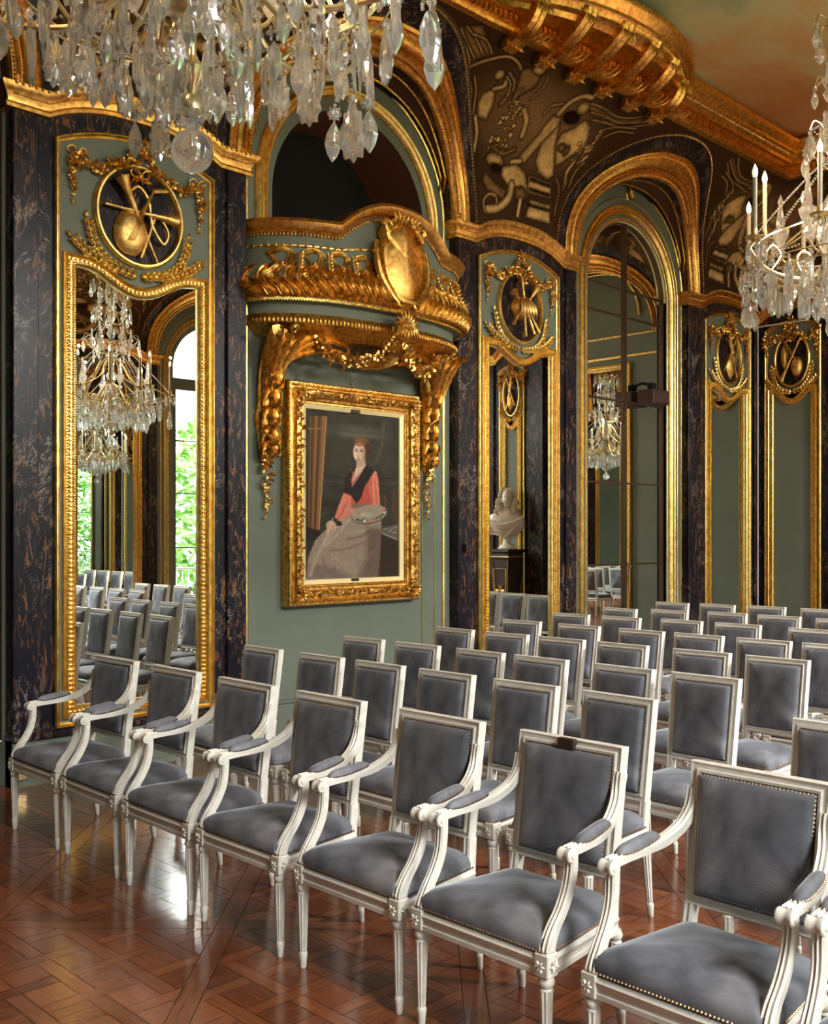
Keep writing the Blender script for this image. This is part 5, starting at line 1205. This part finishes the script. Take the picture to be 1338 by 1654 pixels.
def make_chandelier(label, loc):
    t = thing('chandelier', label, 'chandelier', loc, 0, 'crystal chandeliers')
    mb = MB(); mb.ball((0, 0, .062), .058, 24); mb.build('crystal_ball', CRYSTAL, t, 180)
    mb = MB(); mb.lathe([(.004, .118), (.018, .125), (.024, .135), (.012, .150), (.02, .156), (.009, .163)], 10)
    for k in range(9): a = 2*PI*k/9; mb.leaf((.012*math.cos(a), .012*math.sin(a), .15), (math.cos(a), math.sin(a), .5), (0, 0, 1), .035, .022, .2, n=4)
    mb.build('crystal_collar', CRYSTAL, t)
    mb = MB(); mb.lathe([(.004, .16), (.024, .175), (.027, .195), (.020, .212), (.010, .220), (.016, .235), (.040, .262), (.048, .285), (.02, .31), (.012, .33), (.012, .42), (.06, .44), (.07, .46), (.03, .48), (.012, .50), (.012, 1.9), (.05, 1.92), (.06, 1.95), (.02, 1.99), (.008, 2.02), (.008, ZC-loc[2])], 14)
    for z, r in ((.70, .075), (1.22, .05), (1.60, .045)): mb.lathe([(.012, z-.03), (r*.6, z-.02), (r, z), (r*.6, z+.02), (.012, z+.03)], 14)
    mb.lathe([(.10, ZC-loc[2]-.02), (.08, ZC-loc[2]-.05), (.02, ZC-loc[2]-.10)], 16); mb.build('stem', PBRASS, t)
    mb = MB()
    for z, r, h in ((.50, .05, .17), (.74, .06, .20), (.96, .05, .22), (1.25, .055, .18), (1.44, .045, .15), (1.62, .05, .16), (1.78, .035, .12)): mb.lathe([(.014, z), (r*.6, z+h*.12), (r, z+h*.38), (r*.75, z+h*.6), (r*.35, z+h*.8), (.014, z+h)], 10)
    mb.build('crystal_balusters', CRYSTAL, t)
    drops = []   # (radius, angle, z, kind, scale)
    A = 12
    for k in range(A):
        a = 2*PI*k/A + .13; big = k % 2 == 0; R = .66 if big else .50; zc = .63 if big else .70
        ca, sa = math.cos(a), math.sin(a); q = lambda r, z: (r*ca, r*sa, z)
        mb = MB(); mb.tube(smooth_path([q(.03, .74), q(.10, .68), q(.20, .52), q(.33, .43), q(R-.12, .45), q(R-.02, .51), q(R+.03, .57), q(R, zc-.02)], 5), .0095, 7)
        mb.tube(smooth_path([q(.34, .43), q(.40, .52), q(.36, .58), q(.31, .55), q(.33, .51)], 4), .007, 6); mb.tube(smooth_path([q(R-.10, .46), q(R-.16, .55), q(R-.11, .60), q(R-.07, .56)], 4), .006, 6)
        mb.tube(smooth_path([q(.05, 1.05), q(.14, .96), q(.24, .80), q(R-.10, .66), q(R-.02, .60)], 5), .006, 6)
        arm = mb.build('arm', PBRASS, t)
        mb = MB(); M = Matrix.Translation(q(R, 0)); mb.lathe([(.006, zc-.03), (.016, zc-.02), (.012, zc-.01), (.05, zc), (.055, zc+.008), (.048, zc+.006), (.014, zc+.004), (.016, zc+.05)], 12, M); mb.build('cup', BRASS, arm)
        mb = MB(); mb.lathe([(.0125, zc+.01), (.0125, zc+.33)], 10, M); cdl = mb.build('candle', TALLOW, t)
        mb = MB(); mb.lathe([(.010, zc+.33), (.015, zc+.345), (.0165, zc+.36), (.012, zc+.38), (.001, zc+.405)], 10, M); mb.build('bulb', BULB, cdl)
        for s_ in range(4): drops.append((R+.045*math.cos(s_*PI/2), a+.08*math.sin(s_*PI/2), zc-.005, s_ % 2, .85))
        if big:
            for s_ in (-.11, 0, .11): drops.append((R, a+s_, .42+.02*math.cos(s_*40), 0 if s_ == 0 else 2, 1.15))
        # short upper arms carrying glass spires
        if big:
            a2 = a+PI/12; q2 = lambda r, z: (r*math.cos(a2), r*math.sin(a2), z); mb = MB(); mb.tube(smooth_path([q2(.03, .62), q2(.15, .55), q2(.34, .56), q2(.42, .62)], 5), .007, 6); mb.build('arm', PBRASS, t)
            mb = MB(); M2 = Matrix.Translation(q2(.42, 0)); mb.lathe([(.014, .62), (.03, .65), (.012, .68), (.04, .74), (.05, .78), (.022, .80), (.026, .82), (.010, .93), (.016, .945), (.012, .96), (.001, .99)], 8, M2); mb.build('crystal_spire', CRYSTAL, t)
    # upper tiers
    for z, n, R, dz in ((1.16, 6, .27, .12), (1.50, 6, .20, .10), (1.86, 8, .20, .06)):
        for k in range(n):
            a = 2*PI*k/n+z; q = lambda r, zz: (r*math.cos(a), r*math.sin(a), zz); mb = MB(); mb.tube(smooth_path([q(.02, z-.06), q(R*.5, z-.07), q(R*.8, z), q(R*.85, z+dz), q(R*1.05, z+dz+.03), q(R*1.15, z+dz-.02)], 5), .0055, 6); mb.build('arm', PBRASS, t)
            drops.append((R*1.15, a, z+dz-.02, 0 if k % 2 else 2, 1.0)); drops.append((R*.75, a+.2, z-.02, 1, .9)); 
            if z < 1.6:
                mb = MB(); M2 = Matrix.Translation(q(R*.8, z-.02)); mb.lathe([(.010, 0), (.028, .04), (.010, .07), (.034, .11), (.012, .14), (.006, .20), (.012, .215), (.001, .235)], 8, M2); mb.build('crystal_spire', CRYSTAL, t)
    for R, n, z, s_ in ((.07, 6, .34, .9), (.15, 11, .36, .9), (.23, 15, .39, .95), (.31, 18, .42, 1.0), (.39, 21, .45, 1.0), (.47, 24, .49, 1.05), (.56, 26, .52, 1.05)):
        for k in range(n): drops.append((R, 2*PI*k/n+R*7, z, (k+int(R*50)) % 3, s_))
    mb = MB()
    for R, z in ((.15, .365), (.31, .425), (.47, .495), (.56, .525)):
        mb.tube([(R*math.cos(2*PI*i/48), R*math.sin(2*PI*i/48), z) for i in range(48)], .004, 5, closed=True)
    mb.build('drop_rings', PBRASS, t)
    meshes = []
    first = []
    drops.sort(key=lambda d: (d[2] > .6, -d[0]))
    for k in range(3): meshes.append(drop_mesh(k))
    rg = random.Random(5); protos = {}; rest = MB()
    for i, (R, a, z, kd, s_) in enumerate(drops):
        tw = a+PI/2+rg.uniform(-.7, .7); p = (R*math.cos(a), R*math.sin(a), z); s2 = s_*rg.uniform(1.0, 1.28)
        if i < 100:
            if kd not in protos: o = meshes[kd].build('crystal_drop', CRYSTAL, t, 20); protos[kd] = o
            else: o = protos[kd].copy(); COL.objects.link(o)
            o.location = p; o.rotation_euler = (rg.uniform(-.06, .06), rg.uniform(-.06, .06), tw); o.scale = (s2,)*3
        else:
            M = Matrix.Translation(p) @ Matrix.Rotation(tw, 4, 'Z') @ Matrix.Scale(s2, 4); m_ = meshes[kd]; rest.add([tuple(M @ Vector(v)) for v in m_.v], m_.f)
    ro = rest.build('smaller_crystal_drops', CRYSTAL, t, 20); ro['kind'] = 'stuff'
    mb = MB()
    def swag(p0, p1, sag):
        p0, p1 = Vector(p0), Vector(p1); n = max(4, int((p1-p0).length/.017))
        for i in range(n+1): f = i/n; q = p0.lerp(p1, f); q.z -= sag*4*f*(1-f); mb.octa(q, .0075)
    c3 = lambda R, a, z: (R*math.cos(a), R*math.sin(a), z)
    zc_ = lambda R: .60 if R > .6 else .66
    for k in range(A):
        a = 2*PI*k/A+.13; R = .66 if k % 2 == 0 else .50; R2 = .50 if k % 2 == 0 else .66
        swag(c3(R, a, .60), c3(R2, a+2*PI/A, .62), .06); swag(c3(.10, a, 1.20), c3(R, a, .64), -.02); swag(c3(R, a, .56), c3(.15, a, .36), .03)
        if R > .6:
            for q_ in (-.11, 0, .11): swag(c3(R, a, .60), c3(R, a+q_, .42), 0)
    for k in range(6):
        a = 2*PI*k/6; swag(c3(.30, a+1.16, 1.26), c3(.05, a, 1.62), .06); swag(c3(.22, a+1.5, 1.58), c3(.05, a, 1.9), .04); swag(c3(.30, a+1.16, 1.26), c3(.30, a+1.16+PI/3, 1.26), .08)
    bo = mb.build('bead_strings', CRYSTAL, t, 20); bo['kind'] = 'stuff'
    return t
ch = make_chandelier('large crystal chandelier at the upper left, nearest the camera', (1.545, 2.443, 2.66))
def dupc(loc, label, rz):
    r = dup(ch, loc, rz, label); return r
dupc((5.86, 2.40, 2.66), 'crystal chandelier at the right edge, seen whole in the left pier mirror', .4)
dupc((10.145, 2.46, 2.66), 'crystal chandelier at the far end, seen only in the mirrored doors', .9)

# ------------------------------------------------------------------ marble bust on its pedestal
pd = thing('pedestal', 'dark inlaid tapering pedestal with gilt mounts under the marble bust', 'pedestal', (12.72, 2.55, 0), -PI/2)
mb = MB(); rows = []
for w_, z in ((.19, 0), (.19, .10), (.15, .12), (.12, .16), (.125, .3), (.175, 1.22), (.18, 1.25)): rows.append([(-w_, -w_, z), (w_, -w_, z), (w_, w_, z), (-w_, w_, z)])
mb.grid(rows, cu=True); mb.cap(rows[-1]); mb.build('shaft', DARKWOOD, pd, 20)
mb = MB(); mb.box(-.21, .21, -.21, .21, 1.36, 1.41, c=.012); mb.box(-.19, .19, -.19, .19, 1.25, 1.36, c=.02); mb.build('top', DARKWOOD, pd)
mb = MB()
for sx in (-1, 1): mb.tube([(sx*.118, -.132, .2), (sx*.165, -.182, 1.2)], .007, 6)
mb.box(-.192, .192, -.192, .192, 1.285, 1.30); 
for k in range(6): mb.leaf((0, -.16+.0*k, .75), (math.cos(k*PI/3), -.05, math.sin(k*PI/3)*1.8), (0, -1, .05), .12, .04, .1)
mb.tube([(-.10, -.162, .45), (.10, -.162, .45), (.13, -.185, 1.1), (-.13, -.185, 1.1)], .006, 5, closed=True); mb.build('gilt_mounts', GOLD, pd)
bu = thing('marble_bust', 'white marble bust of a man with long curled wig and draped shoulders', 'sculpture', (12.72, 2.55, 1.41), -2.15)
mb = MB(); mb.lathe([(.15, 0), (.155, .02), (.13, .04), (.125, .055), (.075, .09), (.06, .14), (.07, .18), (.12, .21), (.11, .24)], 20); mb.build('socle', STONE, bu)
mb = MB(); rows = []
for z, rx, ry, ox in ((.20, .10, .07, 0), (.27, .20, .11, 0), (.36, .27, .14, .0), (.45, .30, .15, 0), (.53, .27, .135, 0), (.58, .19, .11, 0), (.62, .09, .08, 0), (.66, .065, .07, 0), (.70, .06, .065, 0)):
    rows.append([(ox+rx*math.cos(a)*(1+.06*math.sin(5*a+z*30)), ry*math.sin(a)*(1+.10*math.sin(6*a+z*22)), z+.02*math.cos(a)) for a in [2*PI*k/40 for k in range(40)]])
mb.grid(rows, cu=True)
for k in range(7): mb.tube(smooth_path([(-.28+.03*k, -.06-.02*k, .52-.035*k), (-.10+.02*k, -.165, .43-.04*k), (.12, -.17, .39-.025*k), (.30, -.09, .47-.035*k)], 5), .022, 6)
mb.tube(smooth_path([(.30, -.06, .46), (.36, -.10, .40), (.30, -.13, .33), (.2, -.13, .28)], 5), .035, 8)
# head
rows = []
for z, rx, ry, oy in ((.66, .03, .04, -.02), (.68, .052, .07, -.03), (.71, .066, .085, -.03), (.76, .078, .098, -.02), (.81, .082, .105, -.01), (.86, .080, .105, 0), (.91, .066, .09, 0), (.945, .04, .06, 0), (.96, .005, .01, 0)): rows.append([(rx*math.cos(a), oy+ry*math.sin(a), z) for a in [2*PI*k/20 for k in range(20)]])
mb.grid(rows, cu=True); mb.tube([(0, -.108, .835), (0, -.128, .80), (0, -.135, .785), (0, -.112, .775)], [.008, .011, .014, .01], 6)
for sx in (-1, 1): mb.ball((sx*.03, -.098, .832), (.014, .01, .009), 8); mb.tube([(sx*.012, -.112, .848), (sx*.05, -.098, .85)], .007, 5)
mb.ball((0, -.112, .752), (.022, .010, .007), 8); mb.ball((0, -.104, .715), (.022, .018, .016), 8)
mb.build('figure', STONE, bu, 60)
mb = MB(); rg = random.Random(6)
for k in range(260):
    u = rg.random(); a = rg.uniform(-.25, PI+.25); 
    if u < .5: z = rg.uniform(.80, .985); rr = math.sqrt(max(.1, 1-((z-.84)/.16)**2)) if z > .84 else 1.0; p = (.125*rr*math.cos(a), .01+.12*rr*math.sin(a), z)
    else: z = rg.uniform(.46, .80); w_ = .165+.14*(.80-z); sx = rg.choice((-1, 1)); p = (sx*rg.uniform(.09, w_), rg.uniform(-.10, .10), z)
    q = [(p[0]+.022*math.cos(b), p[1]+.016*math.sin(b)-.0, p[2]+.010*math.sin(b*1.5)-.006*b) for b in [i*.9 for i in range(7)]]; mb.tube(q, .013, 5)
mb.ball((0, .03, .87), (.10, .10, .11), 14); mb.ball((-.10, .02, .66), (.075, .08, .17), 12); mb.ball((.10, .02, .66), (.075, .08, .17), 12); mb.ball((0, .07, .68), (.13, .06, .18), 12); mb.build('curled_wig', STONE, bu, 60)

# ------------------------------------------------------------------ small things
t = thing('projector_box', 'small dark red box hung before the upper glass of the mirrored doors', 'device', (10.52, D+.02, 3.18))
mb = MB(); mb.box(-.17, .17, -.13, .10, 0, .17, c=.012); mb.box(-.15, .15, -.135, -.125, .02, .13, c=.003); mb.build('case', mat('dark_red_case', (0.05, 0.014, 0.010), .5), t)
mb = MB(); mb.tube([(0, 0, .17), (0, .03, .24), (0, .13, .27)], .018, 8); mb.box(-.05, .05, -.03, .04, .19, .26, c=.01); mb.build('bracket', BLACK, t)
o = MB(); o.box(-.035, .035, -.012, 0, .05, .17, c=.004); o.octa((0, -.012, .11), .012); o = o.build('wall_socket', BRASS, None, 30, (2.91, D-.035, 0)); tag(o, 'small brass wall socket on the skirting at the far left', 'socket')
o = MB(); o.box(-.03, .03, -.05, 0, -.04, .04, c=.006); o.ball((0, -.055, 0), .012, 8); o = o.build('light_switch', DARKWOOD, None, 30, (7.22, D-.03, 1.53)); tag(o, 'small dark switch box on the marble pier right of the portrait', 'switch')

# ------------------------------------------------------------------ garden outside the windows
mb = MB(); mb.box(-25, 40, -45, DW-.5, -.65, -.6); st(mb.build('ground', LAWN, smooth=0), 'lawn outside the windows')
mb = MB(); mb.box(XF, XE, DW-1.2, DW-.5, -.6, -.03); st(mb.build('terrace', STONE, smooth=0), 'stone ledge below the windows')
rg = random.Random(9)
for i, (x, y, s_) in enumerate(((-3, -13, 1.1), (1, -12, 1.0), (5, -14, 1.2), (9, -12.5, 1.05), (13, -13.5, 1.15), (17, -12, 1.1), (21, -14, 1.1), (25, -12, 1.1))):  # garden trees, with more crowns added as a belt to block low sky light
    t = thing('garden_tree', 'green garden tree beyond the windows, %s from the camera end' % ORD[i], 'tree', (x, y, -.6), 0, 'garden trees')
    mb = MB(); mb.tube([(0, 0, 0), (.1, 0, 1.5), (0, .1, 3.2)], [.25, .18, .1], 8); mb.build('trunk', DARKWOOD, t)
    mb = MB()
    for k in range(900):
        a, u = rg.uniform(0, 2*PI), rg.uniform(-1, 1); r = 1.75*s_*rg.uniform(.5, 1)*math.sqrt(1-u*u*.8)
        mb.leaf((r*math.cos(a), r*math.sin(a), 2.9+2.3*u*s_), (rg.uniform(-1, 1), rg.uniform(-1, 1), rg.uniform(-.6, .6)), (rg.uniform(-.5, .5), rg.uniform(-.5, .5), 1), rg.uniform(.25, .45), .22, .2, n=3)
    mb.build('crown', LEAFG, t, 0)
